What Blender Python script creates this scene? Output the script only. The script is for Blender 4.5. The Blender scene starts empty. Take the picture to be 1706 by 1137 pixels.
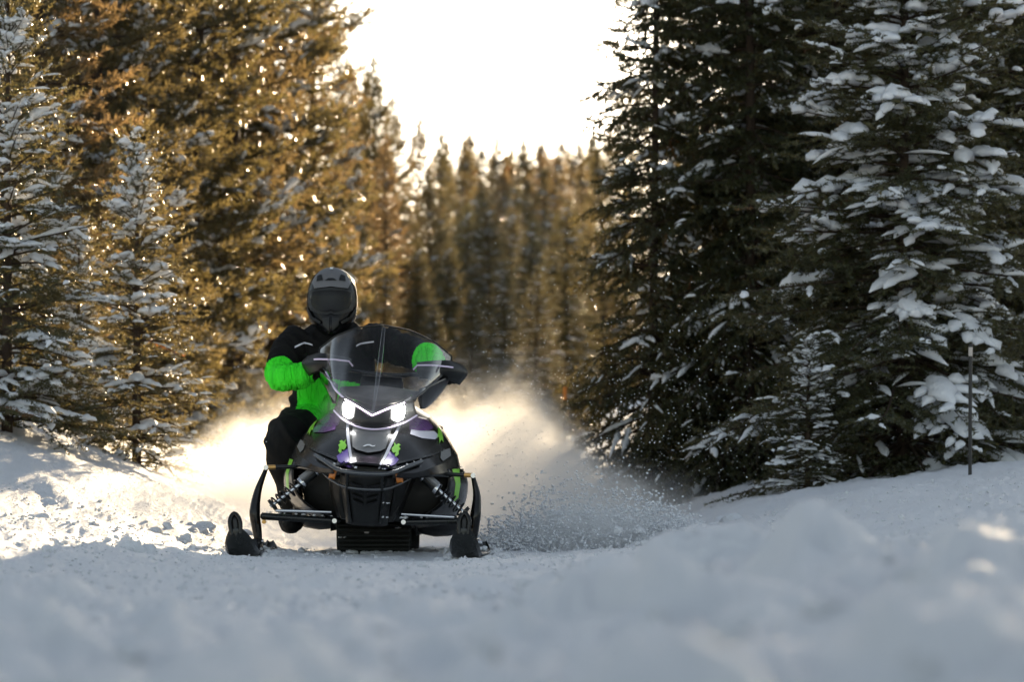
import bpy, bmesh, math, random
import numpy as np
from mathutils import Vector, Matrix, noise as mnoise
from mathutils.bvhtree import BVHTree
from mathutils.geometry import tessellate_polygon

R = math.radians
scene = bpy.context.scene
col = scene.collection

# ------------------------------------------------------------------ camera
CAM_Z = 0.40
FOCUS = 18.75
cam_d = bpy.data.cameras.new("camera")
cam = bpy.data.objects.new("camera", cam_d)
col.objects.link(cam)
cam_d.sensor_width = 36.0
cam_d.lens = 135.0
cam_d.clip_start = 0.1
cam_d.clip_end = 3000
cam_d.dof.use_dof = True
cam_d.dof.focus_distance = FOCUS
cam_d.dof.aperture_fstop = 4.0
cam.location = (0, 0, CAM_Z)
cam.rotation_euler = (R(90 + 2.02), 0, 0)
scene.camera = cam

# ------------------------------------------------------------------ sky, sun, exposure
SUN_AZ, SUN_EL = 10.0, 9.0           # degrees right of the view axis, degrees up
world = bpy.data.worlds.new("World")
scene.world = world
world.use_nodes = True
wn = world.node_tree
sky = wn.nodes.new("ShaderNodeTexSky")
sky.sky_type = 'NISHITA'
sky.sun_disc = False
sky.sun_elevation = R(SUN_EL)
sky.sun_rotation = R(SUN_AZ)
sky.air_density = 1.0
sky.dust_density = 0.6
sky.ozone_density = 1.0
bg = wn.nodes["Background"]
bg.inputs[1].default_value = 0.085
hsv = wn.nodes.new("ShaderNodeHueSaturation")     # thin high cloud: a paler sky all over
hsv.inputs["Saturation"].default_value = 0.55
wn.links.new(sky.outputs[0], hsv.inputs["Color"])
wn.links.new(hsv.outputs[0], bg.inputs[0])

sun_d = bpy.data.lights.new("sun", 'SUN')
sun_d.energy = 5.0
sun_d.angle = R(0.5)
sun_d.color = (1.0, 0.77, 0.49)
sun = bpy.data.objects.new("sun", sun_d)
col.objects.link(sun)
sd = Vector((math.sin(R(SUN_AZ)) * math.cos(R(SUN_EL)), math.cos(R(SUN_AZ)) * math.cos(R(SUN_EL)), math.sin(R(SUN_EL))))
sun.rotation_euler = sd.to_track_quat('Z', 'Y').to_euler()
sun.location = (10, 60, 30)

vs = scene.view_settings
vs.view_transform = 'Standard'
vs.look = 'None'
vs.exposure = 1.75
vs.gamma = 1.0
vs.use_curve_mapping = False

cy = scene.cycles
cy.use_denoising = True
try:
    cy.denoiser = 'OPENIMAGEDENOISE'
except Exception:
    pass
cy.max_bounces = 7
cy.diffuse_bounces = 3
cy.glossy_bounces = 3
cy.transmission_bounces = 5
cy.transparent_max_bounces = 12
cy.volume_bounces = 2
cy.volume_step_rate = 1.0
cy.volume_max_steps = 256
cy.sample_clamp_indirect = 6.0
cy.caustics_reflective = False
cy.caustics_refractive = False

# ------------------------------------------------------------------ helpers
def tag(o, label=None, cat=None, group=None, kind=None):
    if label: o["label"] = label
    if cat: o["category"] = cat
    if group: o["group"] = group
    if kind: o["kind"] = kind
    return o

def empty(name, loc=(0, 0, 0)):
    o = bpy.data.objects.new(name, None)
    o.empty_display_size = 0.2
    o.location = loc
    col.objects.link(o)
    return o

def mesh_np(name, verts, faces, mat=None, parent=None, smooth=True, attr=None, loc=None):
    """faces: int array (n,3) or (n,4)"""
    verts = np.asarray(verts, dtype=np.float32)
    faces = np.asarray(faces, dtype=np.int32)
    me = bpy.data.meshes.new(name)
    k = faces.shape[1]
    me.vertices.add(len(verts)); me.vertices.foreach_set("co", verts.ravel())
    me.loops.add(faces.size); me.loops.foreach_set("vertex_index", faces.ravel())
    me.polygons.add(len(faces))
    me.polygons.foreach_set("loop_start", np.arange(0, faces.size, k, dtype=np.int32))
    try:
        me.polygons.foreach_set("loop_total", np.full(len(faces), k, dtype=np.int32))
    except Exception:
        pass
    me.update(calc_edges=True)
    me.validate()
    if smooth:
        me.shade_smooth()
    if attr is not None:
        a = me.attributes.new("tint", 'FLOAT', 'POINT')
        a.data.foreach_set("value", np.asarray(attr, dtype=np.float32))
    if mat: me.materials.append(mat)
    o = bpy.data.objects.new(name, me)
    col.objects.link(o)
    if parent: o.parent = parent
    if loc is not None: o.location = loc
    return o

def mesh_py(name, verts, faces, mat=None, parent=None, smooth=True, mats=None, fmat=None):
    me = bpy.data.meshes.new(name)
    me.from_pydata([tuple(v) for v in verts], [], [tuple(f) for f in faces])
    me.update()
    if smooth: me.shade_smooth()
    for m in (mats or ([mat] if mat else [])): me.materials.append(m)
    if fmat: me.polygons.foreach_set("material_index", fmat)
    o = bpy.data.objects.new(name, me)
    col.objects.link(o)
    if parent: o.parent = parent
    return o

def auto_smooth(o, ang=35):
    me = o.data
    bm = bmesh.new(); bm.from_mesh(me)
    bmesh.ops.recalc_face_normals(bm, faces=bm.faces)
    for e in bm.edges:
        if len(e.link_faces) == 2:
            e.smooth = e.calc_face_angle(0) < R(ang)
    for f in bm.faces: f.smooth = True
    bm.to_mesh(me); bm.free(); me.update()
    return o

# ---- numpy noise
_rng0 = np.random.RandomState(7)
_perm = np.concatenate([_rng0.permutation(256)] * 3)
_ga = _rng0.rand(256) * 2 * np.pi
def perlin(x, y):
    xi = np.floor(x).astype(int); yi = np.floor(y).astype(int)
    xf = x - xi; yf = y - yi
    u = xf ** 3 * (xf * (xf * 6 - 15) + 10); v = yf ** 3 * (yf * (yf * 6 - 15) + 10)
    def g(ix, iy, dx, dy):
        h = _perm[(_perm[ix & 255] + iy) & 255]
        return np.cos(_ga[h]) * dx + np.sin(_ga[h]) * dy
    n00 = g(xi, yi, xf, yf); n10 = g(xi + 1, yi, xf - 1, yf)
    n01 = g(xi, yi + 1, xf, yf - 1); n11 = g(xi + 1, yi + 1, xf - 1, yf - 1)
    return (n00 * (1 - u) + n10 * u) * (1 - v) + (n01 * (1 - u) + n11 * u) * v
def fbm(x, y, oct=4, gain=0.5):
    s = 0; a = 1.0
    for i in range(oct):
        s = s + a * perlin(x + 17.3 * i, y - 9.1 * i); x = x * 2.03; y = y * 2.03; a *= gain
    return s
def sstep(a, b, x):
    t = np.clip((x - a) / (b - a), 0, 1); return t * t * (3 - 2 * t)

# ------------------------------------------------------------------ materials
def mat_new(name):
    m = bpy.data.materials.new(name); m.use_nodes = True
    return m, m.node_tree, m.node_tree.nodes["Principled BSDF"]

def simple(name, colr, rough=0.5, metal=0.0, coat=0.0, emit=None, estr=0, spec=0.5, bump=0, bscale=60, vary=0.0, fleck=False):
    m, t, p = mat_new(name)
    p.inputs["Base Color"].default_value = (*colr, 1)
    p.inputs["Roughness"].default_value = rough
    p.inputs["Metallic"].default_value = metal
    p.inputs["Coat Weight"].default_value = coat
    p.inputs["Specular IOR Level"].default_value = spec
    if emit:
        p.inputs["Emission Color"].default_value = (*emit, 1)
        p.inputs["Emission Strength"].default_value = estr
    tc = t.nodes.new("ShaderNodeTexCoord")
    if bump:
        n = t.nodes.new("ShaderNodeTexNoise"); n.inputs["Scale"].default_value = bscale; n.inputs["Detail"].default_value = 5
        b = t.nodes.new("ShaderNodeBump"); b.inputs["Strength"].default_value = bump; b.inputs["Distance"].default_value = 0.01
        t.links.new(tc.outputs["Object"], n.inputs["Vector"])
        t.links.new(n.outputs["Fac"], b.inputs["Height"]); t.links.new(b.outputs["Normal"], p.inputs["Normal"])
    if vary:
        n2 = t.nodes.new("ShaderNodeTexNoise"); n2.inputs["Scale"].default_value = 14; n2.inputs["Detail"].default_value = 8
        n2.inputs["Roughness"].default_value = 0.7
        t.links.new(tc.outputs["Object"], n2.inputs["Vector"])
        r = t.nodes.new("ShaderNodeMapRange"); r.inputs[1].default_value = 0.35; r.inputs[2].default_value = 0.7
        r.inputs[3].default_value = max(0.02, rough - vary); r.inputs[4].default_value = min(1, rough + vary)
        t.links.new(n2.outputs["Fac"], r.inputs[0]); t.links.new(r.outputs[0], p.inputs["Roughness"])
        if not fleck: return m
        # powder snow dusting in irregular flecks
        r2 = t.nodes.new("ShaderNodeMapRange"); r2.inputs[1].default_value = 0.70; r2.inputs[2].default_value = 0.82
        n3 = t.nodes.new("ShaderNodeTexNoise"); n3.inputs["Scale"].default_value = 55; n3.inputs["Detail"].default_value = 6
        t.links.new(tc.outputs["Object"], n3.inputs["Vector"]); t.links.new(n3.outputs["Fac"], r2.inputs[0])
        mx = t.nodes.new("ShaderNodeMix"); mx.data_type = 'RGBA'
        mx.inputs[6].default_value = (*colr, 1); mx.inputs[7].default_value = (0.55, 0.56, 0.58, 1)
        t.links.new(r2.outputs[0], mx.inputs[0]); t.links.new(mx.outputs[2], p.inputs["Base Color"])
    return m

M = {}
M['black_gloss'] = simple('black_gloss_plastic', (0.0045, 0.0045, 0.005), 0.22, coat=0.0, spec=0.3, vary=0.08)
M['black_satin'] = simple('black_satin_plastic', (0.006, 0.0065, 0.006), 0.42, spec=0.4, bump=0.15, bscale=300, vary=0.12)
M['dusted_black'] = simple('snow_dusted_black_plastic', (0.006, 0.0075, 0.006), 0.32, vary=0.12, fleck=True)
M['black_metal'] = simple('black_powder_coated_steel', (0.008, 0.009, 0.009), 0.28, metal=0.2, vary=0.10)
M['bumper'] = simple('dark_anodised_tube', (0.10, 0.105, 0.11), 0.22, metal=0.8, vary=0.08)
M['silver'] = simple('aluminium', (0.62, 0.63, 0.65), 0.25, metal=1.0)
M['rubber'] = simple('track_rubber', (0.009, 0.011, 0.009), 0.7, bump=0.5, bscale=120, vary=0.1, fleck=True)
M['grey_panel'] = simple('grey_satin_paint', (0.19, 0.19, 0.19), 0.35, coat=0.3, vary=0.08)
M['purple'] = simple('purple_paint', (0.15, 0.07, 0.42), 0.3, coat=0.3)
M['dark_purple'] = simple('dark_purple_paint', (0.10, 0.025, 0.16), 0.25, coat=0.4)
M['green_decal'] = simple('lime_decal', (0.22, 0.62, 0.02), 0.35, coat=0.3)
M['white_decal'] = simple('white_decal', (0.62, 0.62, 0.70), 0.3, coat=0.4)
M['emblem'] = simple('emblem_chrome', (0.80, 0.81, 0.82), 0.3)
M['orange'] = simple('amber_reflector', (0.62, 0.20, 0.03), 0.25, coat=0.5)
M['lamp'] = simple('headlight_glow', (1, 1, 1), 0.3, emit=(1.0, 0.98, 0.94), estr=20)
M['led'] = simple('led_strip', (0.9, 0.8, 1.0), 0.3, emit=(0.95, 0.72, 1.0), estr=2.2)
M['trim_highlight'] = simple('pale_lilac_trim_highlight', (0.78, 0.66, 0.86), 0.25, coat=0.4)  # rims, and the painted highlights along the hand guard edges
M['jacket'] = simple('black_jacket_cloth', (0.0055, 0.0055, 0.0055), 0.85, spec=0.2, bump=0.25, bscale=90)
M['pants'] = simple('black_pants_cloth', (0.0075, 0.0075, 0.007), 0.85, spec=0.2, bump=0.25, bscale=90)
M['glove'] = simple('black_glove', (0.007, 0.007, 0.007), 0.7, spec=0.3, bump=0.3, bscale=120)
M['helmet'] = simple('black_helmet_shell', (0.005, 0.005, 0.0055), 0.22, coat=0.0, spec=0.22, vary=0.06)
M['helmet_grey'] = simple('grey_helmet_peak', (0.12, 0.12, 0.125), 0.4, coat=0.1, vary=0.1)
M['lens'] = simple('goggle_lens', (0.006, 0.005, 0.004), 0.10, coat=0.0, spec=0.22)
M['orange_bolt'] = simple('brass', (0.6, 0.35, 0.12), 0.35, metal=0.9)

def green_cloth():
    m, t, p = mat_new('lime_jacket_cloth')
    p.inputs["Base Color"].default_value = (0.06, 0.93, 0.035, 1)
    p.inputs["Roughness"].default_value = 0.75
    p.inputs["Specular IOR Level"].default_value = 0.2
    tr = t.nodes.new("ShaderNodeBsdfTranslucent"); tr.inputs["Color"].default_value = (0.10, 0.85, 0.03, 1)
    mix = t.nodes.new("ShaderNodeMixShader"); mix.inputs[0].default_value = 0.08
    out = t.nodes["Material Output"]
    t.links.new(p.outputs[0], mix.inputs[1]); t.links.new(tr.outputs[0], mix.inputs[2]); t.links.new(mix.outputs[0], out.inputs[0])
    n = t.nodes.new("ShaderNodeTexNoise"); n.inputs["Scale"].default_value = 10; n.inputs["Detail"].default_value = 3; n.inputs["Distortion"].default_value = 0.5
    tc = t.nodes.new("ShaderNodeTexCoord"); mp = t.nodes.new("ShaderNodeMapping"); mp.inputs["Scale"].default_value = (3.0, 1.6, 0.55); mp.inputs["Rotation"].default_value = (0, R(22), 0)
    t.links.new(tc.outputs["Object"], mp.inputs[0]); t.links.new(mp.outputs[0], n.inputs["Vector"])
    b = t.nodes.new("ShaderNodeBump"); b.inputs["Strength"].default_value = 1.0; b.inputs["Distance"].default_value = 0.06
    t.links.new(n.outputs["Fac"], b.inputs["Height"]); t.links.new(b.outputs["Normal"], p.inputs["Normal"])
    return m
M['green_cloth'] = green_cloth()

def glass(name, tint, refl, dirt=0.06):
    m, t, p = mat_new(name)
    t.nodes.remove(p)
    tr = t.nodes.new("ShaderNodeBsdfTransparent"); tr.inputs[0].default_value = (*tint, 1)
    gl = t.nodes.new("ShaderNodeBsdfGlossy"); gl.inputs["Roughness"].default_value = 0.06
    df = t.nodes.new("ShaderNodeBsdfTranslucent"); df.inputs[0].default_value = (0.75, 0.75, 0.78, 1)
    fr0 = t.nodes.new("ShaderNodeLayerWeight"); fr0.inputs[0].default_value = 0.5
    fr = t.nodes.new("ShaderNodeMapRange"); fr.interpolation_type = 'SMOOTHERSTEP'; fr.inputs[1].default_value = 0.25; fr.inputs[2].default_value = 1.0; fr.inputs[3].default_value = 0.035; fr.inputs[4].default_value = 0.7
    t.links.new(fr0.outputs["Facing"], fr.inputs[0])
    mr = t.nodes.new("ShaderNodeMath"); mr.operation = 'MULTIPLY'; mr.inputs[1].default_value = refl
    m1 = t.nodes.new("ShaderNodeMixShader"); m2 = t.nodes.new("ShaderNodeMixShader")
    n = t.nodes.new("ShaderNodeTexNoise"); n.inputs["Scale"].default_value = 7; n.inputs["Detail"].default_value = 9; n.inputs["Roughness"].default_value = 0.75
    tc = t.nodes.new("ShaderNodeTexCoord"); t.links.new(tc.outputs["Object"], n.inputs["Vector"])
    r = t.nodes.new("ShaderNodeMapRange"); r.inputs[1].default_value = 0.45; r.inputs[2].default_value = 0.8; r.inputs[3].default_value = dirt * 0.3; r.inputs[4].default_value = dirt * 3
    t.links.new(n.outputs["Fac"], r.inputs[0])
    t.links.new(r.outputs[0], m1.inputs[0]); t.links.new(tr.outputs[0], m1.inputs[1]); t.links.new(df.outputs[0], m1.inputs[2])
    t.links.new(fr.outputs[0], mr.inputs[0]); t.links.new(mr.outputs[0], m2.inputs[0])
    t.links.new(m1.outputs[0], m2.inputs[1]); t.links.new(gl.outputs[0], m2.inputs[2])
    t.links.new(m2.outputs[0], t.nodes["Material Output"].inputs[0])
    return m
M['glass'] = glass('clear_windshield', (0.90, 0.90, 0.91), 0.8, 0.02)
M['smoke_glass'] = glass('smoked_deflector', (0.30, 0.29, 0.29), 1.0, 0.04)

def snow_ground_mat():
    m, t, p = mat_new('wind_packed_snow')
    p.inputs["Roughness"].default_value = 0.55
    p.inputs["Specular IOR Level"].default_value = 0.25
    p.inputs["Subsurface Weight"].default_value = 0.0
    tc = t.nodes.new("ShaderNodeTexCoord")
    n = t.nodes.new("ShaderNodeTexNoise"); n.inputs["Scale"].default_value = 26; n.inputs["Detail"].default_value = 8; n.inputs["Roughness"].default_value = 0.65
    n2 = t.nodes.new("ShaderNodeTexNoise"); n2.inputs["Scale"].default_value = 1.3; n2.inputs["Detail"].default_value = 3
    rp = t.nodes.new("ShaderNodeValToRGB")
    rp.color_ramp.elements[0].color = (0.80, 0.82, 0.86, 1); rp.color_ramp.elements[1].color = (0.88, 0.89, 0.91, 1)
    b = t.nodes.new("ShaderNodeBump"); b.inputs["Strength"].default_value = 0.8; b.inputs["Distance"].default_value = 0.05
    for q in (n, n2): t.links.new(tc.outputs["Object"], q.inputs["Vector"])
    t.links.new(n2.outputs["Fac"], rp.inputs[0]); t.links.new(rp.outputs[0], p.inputs["Base Color"])
    t.links.new(n.outputs["Fac"], b.inputs["Height"]); t.links.new(b.outputs["Normal"], p.inputs["Normal"])
    return m
M['snow'] = snow_ground_mat()

def snow_load_mat():
    m, t, p = mat_new('branch_snow')
    p.inputs["Base Color"].default_value = (0.87, 0.89, 0.92, 1)
    p.inputs["Roughness"].default_value = 0.6
    p.inputs["Specular IOR Level"].default_value = 0.2
    tr = t.nodes.new("ShaderNodeBsdfTranslucent"); tr.inputs[0].default_value = (0.85, 0.86, 0.88, 1)
    mix = t.nodes.new("ShaderNodeMixShader"); mix.inputs[0].default_value = 0.22
    tc = t.nodes.new("ShaderNodeTexCoord")
    n = t.nodes.new("ShaderNodeTexNoise"); n.inputs["Scale"].default_value = 35; n.inputs["Detail"].default_value = 5
    b = t.nodes.new("ShaderNodeBump"); b.inputs["Strength"].default_value = 0.6; b.inputs["Distance"].default_value = 0.02
    t.links.new(tc.outputs["Object"], n.inputs["Vector"]); t.links.new(n.outputs["Fac"], b.inputs["Height"])
    t.links.new(b.outputs["Normal"], p.inputs["Normal"])
    t.links.new(p.outputs[0], mix.inputs[1]); t.links.new(tr.outputs[0], mix.inputs[2])
    t.links.new(mix.outputs[0], t.nodes["Material Output"].inputs[0])
    return m
M['snow_load'] = snow_load_mat()

def needle_mat(name, c_dark, c_mid, c_rust, tcol, tfac=0.45):
    m, t, p = mat_new(name)
    at = t.nodes.new("ShaderNodeAttribute"); at.attribute_name = "tint"
    rp = t.nodes.new("ShaderNodeValToRGB"); e = rp.color_ramp.elements
    e[0].color = (*c_dark, 1); e[0].position = 0.0
    e[1].color = (*c_mid, 1); e[1].position = 0.85
    x = e.new(0.97); x.color = (*c_rust, 1)
    oi = t.nodes.new("ShaderNodeObjectInfo")
    hs = t.nodes.new("ShaderNodeHueSaturation"); hr = t.nodes.new("ShaderNodeMapRange"); hr.inputs[3].default_value = 0.488; hr.inputs[4].default_value = 0.520
    vr = t.nodes.new("ShaderNodeMapRange"); vr.inputs[3].default_value = 1.25; vr.inputs[4].default_value = 0.75
    t.links.new(oi.outputs["Random"], hr.inputs[0]); t.links.new(oi.outputs["Random"], vr.inputs[0])
    t.links.new(hr.outputs[0], hs.inputs["Hue"]); t.links.new(vr.outputs[0], hs.inputs["Value"])
    t.links.new(at.outputs["Fac"], rp.inputs[0]); t.links.new(rp.outputs[0], hs.inputs["Color"]); t.links.new(hs.outputs[0], p.inputs["Base Color"])
    p.inputs["Roughness"].default_value = 0.33
    p.inputs["Specular IOR Level"].default_value = 0.6
    tr = t.nodes.new("ShaderNodeBsdfTranslucent")
    rp2 = t.nodes.new("ShaderNodeValToRGB"); e2 = rp2.color_ramp.elements
    e2[0].color = tuple(c * 0.7 for c in tcol) + (1,); e2[1].color = (*tcol, 1); e2[1].position = 0.9
    x2 = e2.new(0.97); x2.color = (0.40, 0.16, 0.04, 1)
    t.links.new(at.outputs["Fac"], rp2.inputs[0]); 
    hs2 = t.nodes.new("ShaderNodeHueSaturation"); t.links.new(hr.outputs[0], hs2.inputs["Hue"]); t.links.new(vr.outputs[0], hs2.inputs["Value"])
    t.links.new(rp2.outputs[0], hs2.inputs["Color"]); t.links.new(hs2.outputs[0], tr.inputs[0])
    mix = t.nodes.new("ShaderNodeMixShader"); mix.inputs[0].default_value = tfac
    t.links.new(p.outputs[0], mix.inputs[1]); t.links.new(tr.outputs[0], mix.inputs[2])
    t.links.new(mix.outputs[0], t.nodes["Material Output"].inputs[0])
    return m
M['pine_needles'] = needle_mat('pine_needles', (0.036, 0.042, 0.016), (0.090, 0.080, 0.034), (0.20, 0.075, 0.02), (0.40, 0.28, 0.115), 0.36)
M['fir_needles'] = needle_mat('fir_needles', (0.022, 0.032, 0.014), (0.045, 0.055, 0.022), (0.07, 0.05, 0.02), (0.24, 0.19, 0.07), 0.4)
M['bark'] = simple('conifer_bark', (0.055, 0.040, 0.030), 0.9, spec=0.1, bump=0.8, bscale=30)
M['stake'] = simple('black_stake', (0.012, 0.012, 0.012), 0.5)
M['stake_band'] = simple('pale_reflective_band', (0.45, 0.40, 0.36), 0.4)
M['stake_orange'] = simple('orange_marker_paint', (0.55, 0.20, 0.03), 0.5)

# ------------------------------------------------------------------ ground
_cl = np.random.RandomState(3)
CLODS = []
for i in range(60):      # broken clods thrown along the trail edges
    side = _cl.rand()
    if side < 0.72:
        Y = _cl.uniform(15.2, 21.5); x = -1.35 - _cl.gamma(1.6, 0.42) - 0.03 * abs(Y - 19)
    else:
        Y = _cl.uniform(17.5, 22); x = 0.35 + _cl.gamma(2, 0.35)
    CLODS.append((x, Y, _cl.uniform(0.010, 0.034) * (2.6 if _cl.rand() < 0.10 else 1)))

def ground_z(x, Y, detail=True):
    x = np.asarray(x, float); Y = np.asarray(Y, float)
    base = np.interp(Y, [-60, 0, 2, 4, 6, 8, 10, 12, 15, 19, 23, 28, 40, 60, 100, 160, 400, 900],
                     [.18, .19, .20, .185, .15, .118, .085, .056, .022, 0, .015, .06, .32, .85, 2.1, 4.2, 11, 20])
    L = np.maximum(0, -x - 1.2 - 0.5 * sstep(22, 17, Y))
    Lc = np.minimum(L, 3) + 0.35 * np.maximum(0, np.minimum(L, 30) - 3)
    left = Lc * (0.05 + 0.33 * sstep(17, 24, Y)) * sstep(8, 17, Y)
    left = left + 0.10 * np.exp(-((x + 2.2) / 0.55) ** 2) * sstep(14.5, 16.5, Y) * sstep(21, 18.5, Y)
    rr = 0.34 * sstep(0.35, 2.1, x) * sstep(14, 20, Y) + 0.10 * np.maximum(0, np.minimum(x, 25) - 2.0) * sstep(14, 22, Y)
    fg = (0.15 * sstep(-0.1, 1.1, x) + 0.04 * sstep(1.1, 3, x)) * sstep(3.0, 6.5, Y) * sstep(20, 12, Y)
    z = base + left + rr + fg
    if detail:
        trail = np.exp(-((x + 0.7) / 1.0) ** 2)
        amp = (1 - 0.55 * sstep(-1.5, -2.4, x) * sstep(17, 20, Y)) * (1 - 0.45 * trail * sstep(15, 18, Y)) * (1 - sstep(60, 140, Y) * 0.5)
        z = z + amp * (0.045 * fbm(x * 0.9 + 3, Y * 0.55, 3) + 0.020 * fbm(x * 3.1, Y * 2.1 + 5, 3))
        z = z + amp * 0.020 * fbm(x * 8, Y * 5, 3, 0.6) * sstep(70, 30, Y) + 0.008 * np.abs(fbm(x * 22, Y * 9 + 3, 2)) * sstep(3, 9, Y) * sstep(32, 24, Y)
        rid = 1 - np.abs(fbm(x * 5.0 + 40, Y * 3.0, 3))          # wind/track crust ridges
        z = z + 0.010 * (rid - 0.75) * sstep(5, 12, Y) * sstep(60, 25, Y)
        lump = np.maximum(0, fbm(x * 2.4 + 11, Y * 1.5 + 2, 2) - 0.12)
        z = z + (0.20 * lump - 0.03) * sstep(14, 9, Y) + 0.075 * fbm(x * 2.8 + 70, Y * 1.1, 4, 0.6) * sstep(13, 7, Y)
        berm = sstep(-1.2, -1.7, x) * sstep(13.5, 15.5, Y) * sstep(23, 20, Y)
        z = z + berm * (0.05 * np.maximum(0, fbm(x * 2.2, Y * 1.0 + 31, 3)) + 0.006 * (1 - np.abs(fbm(x * 6, Y * 2.6 + 8, 2)) * 2.5).clip(0, 1))
    return z

def make_ground():
    ys = np.concatenate([np.linspace(-60, 0.8, 14), np.geomspace(1.0, 60, 620), np.geomspace(61, 900, 60)])
    u = np.linspace(-1, 1, 561)
    fac = 0.155 * u + 0.345 * np.sign(u) * np.maximum(0, np.abs(u) - 0.90) * 60 * np.abs(u) ** 8
    Yg, U = np.meshgrid(ys, u, indexing='ij')
    F = np.broadcast_to(fac, Yg.shape)
    X = F * (np.maximum(np.abs(Yg), 1.0) + 0.6) + np.sign(F) * np.maximum(0, np.abs(U) - 0.90) * 120
    Z = ground_z(X, Yg)
    nr, nc = X.shape
    V = np.stack([X, Yg, Z], -1).reshape(-1, 3)
    idx = np.arange(nr * nc).reshape(nr, nc)
    Fq = np.stack([idx[:-1, :-1], idx[:-1, 1:], idx[1:, 1:], idx[1:, :-1]], -1).reshape(-1, 4)
    o = mesh_np('snow_ground', V, Fq, M['snow'])
    tag(o, 'packed and drifted snow covering the trail and its banks', 'snow', kind='structure')
make_ground()
def gz(x, Y): return float(ground_z(np.array([x]), np.array([Y]))[0])

def ico(sub):
    bm = bmesh.new(); bmesh.ops.create_icosphere(bm, subdivisions=sub, radius=1.0)
    v = np.array([tuple(x.co) for x in bm.verts]); f = np.array([[x.index for x in q.verts] for q in bm.faces]); bm.free()
    return v, f
ICO = {k: ico(k) for k in (1, 2, 3)}
def blobs(items, sub, rng, rough=0.16, squash=0.75):
    """lumpy pieces of snow: items are (x, y, z, r)"""
    v0, f0 = ICO[sub]
    V, F = [], []
    for i, (x, y, z, r) in enumerate(items):
        fr = rng.normal(size=(5, 3)) * 2.2; ph = rng.rand(5) * 6.28
        d = 1 + rough * np.sum(np.sin(v0 @ fr.T + ph), 1) * 0.5
        s = np.array([rng.uniform(0.8, 1.3), rng.uniform(0.8, 1.2), rng.uniform(0.8, 1.1) * squash])
        a = rng.rand() * 6.28
        q = v0 * d[:, None] * s * r
        q = np.stack([q[:, 0] * math.cos(a) - q[:, 1] * math.sin(a), q[:, 0] * math.sin(a) + q[:, 1] * math.cos(a), q[:, 2]], -1)
        V.append(q + (x, y, z)); F.append(f0 + i * len(v0))
    return np.concatenate(V), np.concatenate(F)
_cx = np.array([c[0] for c in CLODS]); _cY = np.array([c[1] for c in CLODS]); _cr = np.array([c[2] for c in CLODS])
_cz = ground_z(_cx, _cY) - _cr * 0.2
V, F = blobs(list(zip(_cx, _cY, _cz, _cr)), 3, np.random.RandomState(5), rough=0.5)
tag(mesh_np('snow_clods', V, F, M['snow']), 'broken clods of snow strewn along the trail edges', 'snow clods', kind='stuff')

# ------------------------------------------------------------------ conifers
def rot_from(dirs, ups):
    """(n,3,3) matrices whose columns are dir, side, up"""
    d = dirs / np.linalg.norm(dirs, axis=1, keepdims=True)
    s = np.cross(ups, d); s /= np.maximum(1e-6, np.linalg.norm(s, axis=1, keepdims=True))
    u = np.cross(d, s)
    return np.stack([d, s, u], -1)

def tuft_template(n, kind, rng, wid):
    """thin needles round a shoot that runs along +X, length 1"""
    V = []
    for i in range(n):
        t = (i + rng.rand()) / n
        a = rng.rand() * 2 * np.pi
        if kind == 'pine':
            ln = rng.uniform(0.30, 0.44); tilt = R(rng.uniform(28, 62)); flat = 1.0
        else:
            ln = rng.uniform(0.17, 0.26); tilt = R(rng.uniform(40, 75)); flat = 0.55
        y, z = math.cos(a), math.sin(a) * flat + (0.15 if kind != 'pine' else 0)
        nn = math.hypot(y, z) + 1e-6; y /= nn; z /= nn
        d = np.array([math.cos(tilt), math.sin(tilt) * y, math.sin(tilt) * z])
        p = np.array([t, 0, 0])
        w = np.cross(d, rng.normal(size=3)); w /= np.linalg.norm(w)
        V += [p - w * wid, p + w * wid, p + d * ln + w * wid * 0.35]
    return np.array(V)

class TreeBuf:
    def __init__(s): s.v = []; s.f = []; s.n = 0; s.a = []
    def add(s, v, f, a=None):
        s.v.append(v); s.f.append(f + s.n); s.n += len(v)
        if a is not None: s.a.append(a)
    def get(s): return np.concatenate(s.v), np.concatenate(s.f)

def tube_np(pts, rad, k=5):
    pts = np.asarray(pts, float); n = len(pts)
    tan = np.gradient(pts, axis=0); tan /= np.linalg.norm(tan, axis=1, keepdims=True) + 1e-9
    ref = np.where(np.abs(tan[:, 2:3]) > 0.9, np.array([[1., 0, 0]]), np.array([[0., 0, 1]]))
    s = np.cross(tan, ref); s /= np.linalg.norm(s, axis=1, keepdims=True) + 1e-9
    u = np.cross(s, tan)
    a = np.arange(k) / k * 2 * np.pi
    V = (pts[:, None] + (s[:, None] * np.cos(a)[None, :, None] + u[:, None] * np.sin(a)[None, :, None]) * np.asarray(rad)[:, None, None]).reshape(-1, 3)
    i = np.arange(n - 1)[:, None] * k; j = np.arange(k)[None]; j2 = (j + 1) % k
    A, B, C, D = i + j, i + j2, i + k + j2, i + k + j
    F = np.concatenate([np.stack([A, B, C], -1).reshape(-1, 3), np.stack([A, C, D], -1).reshape(-1, 3)])
    return V, F

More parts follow.
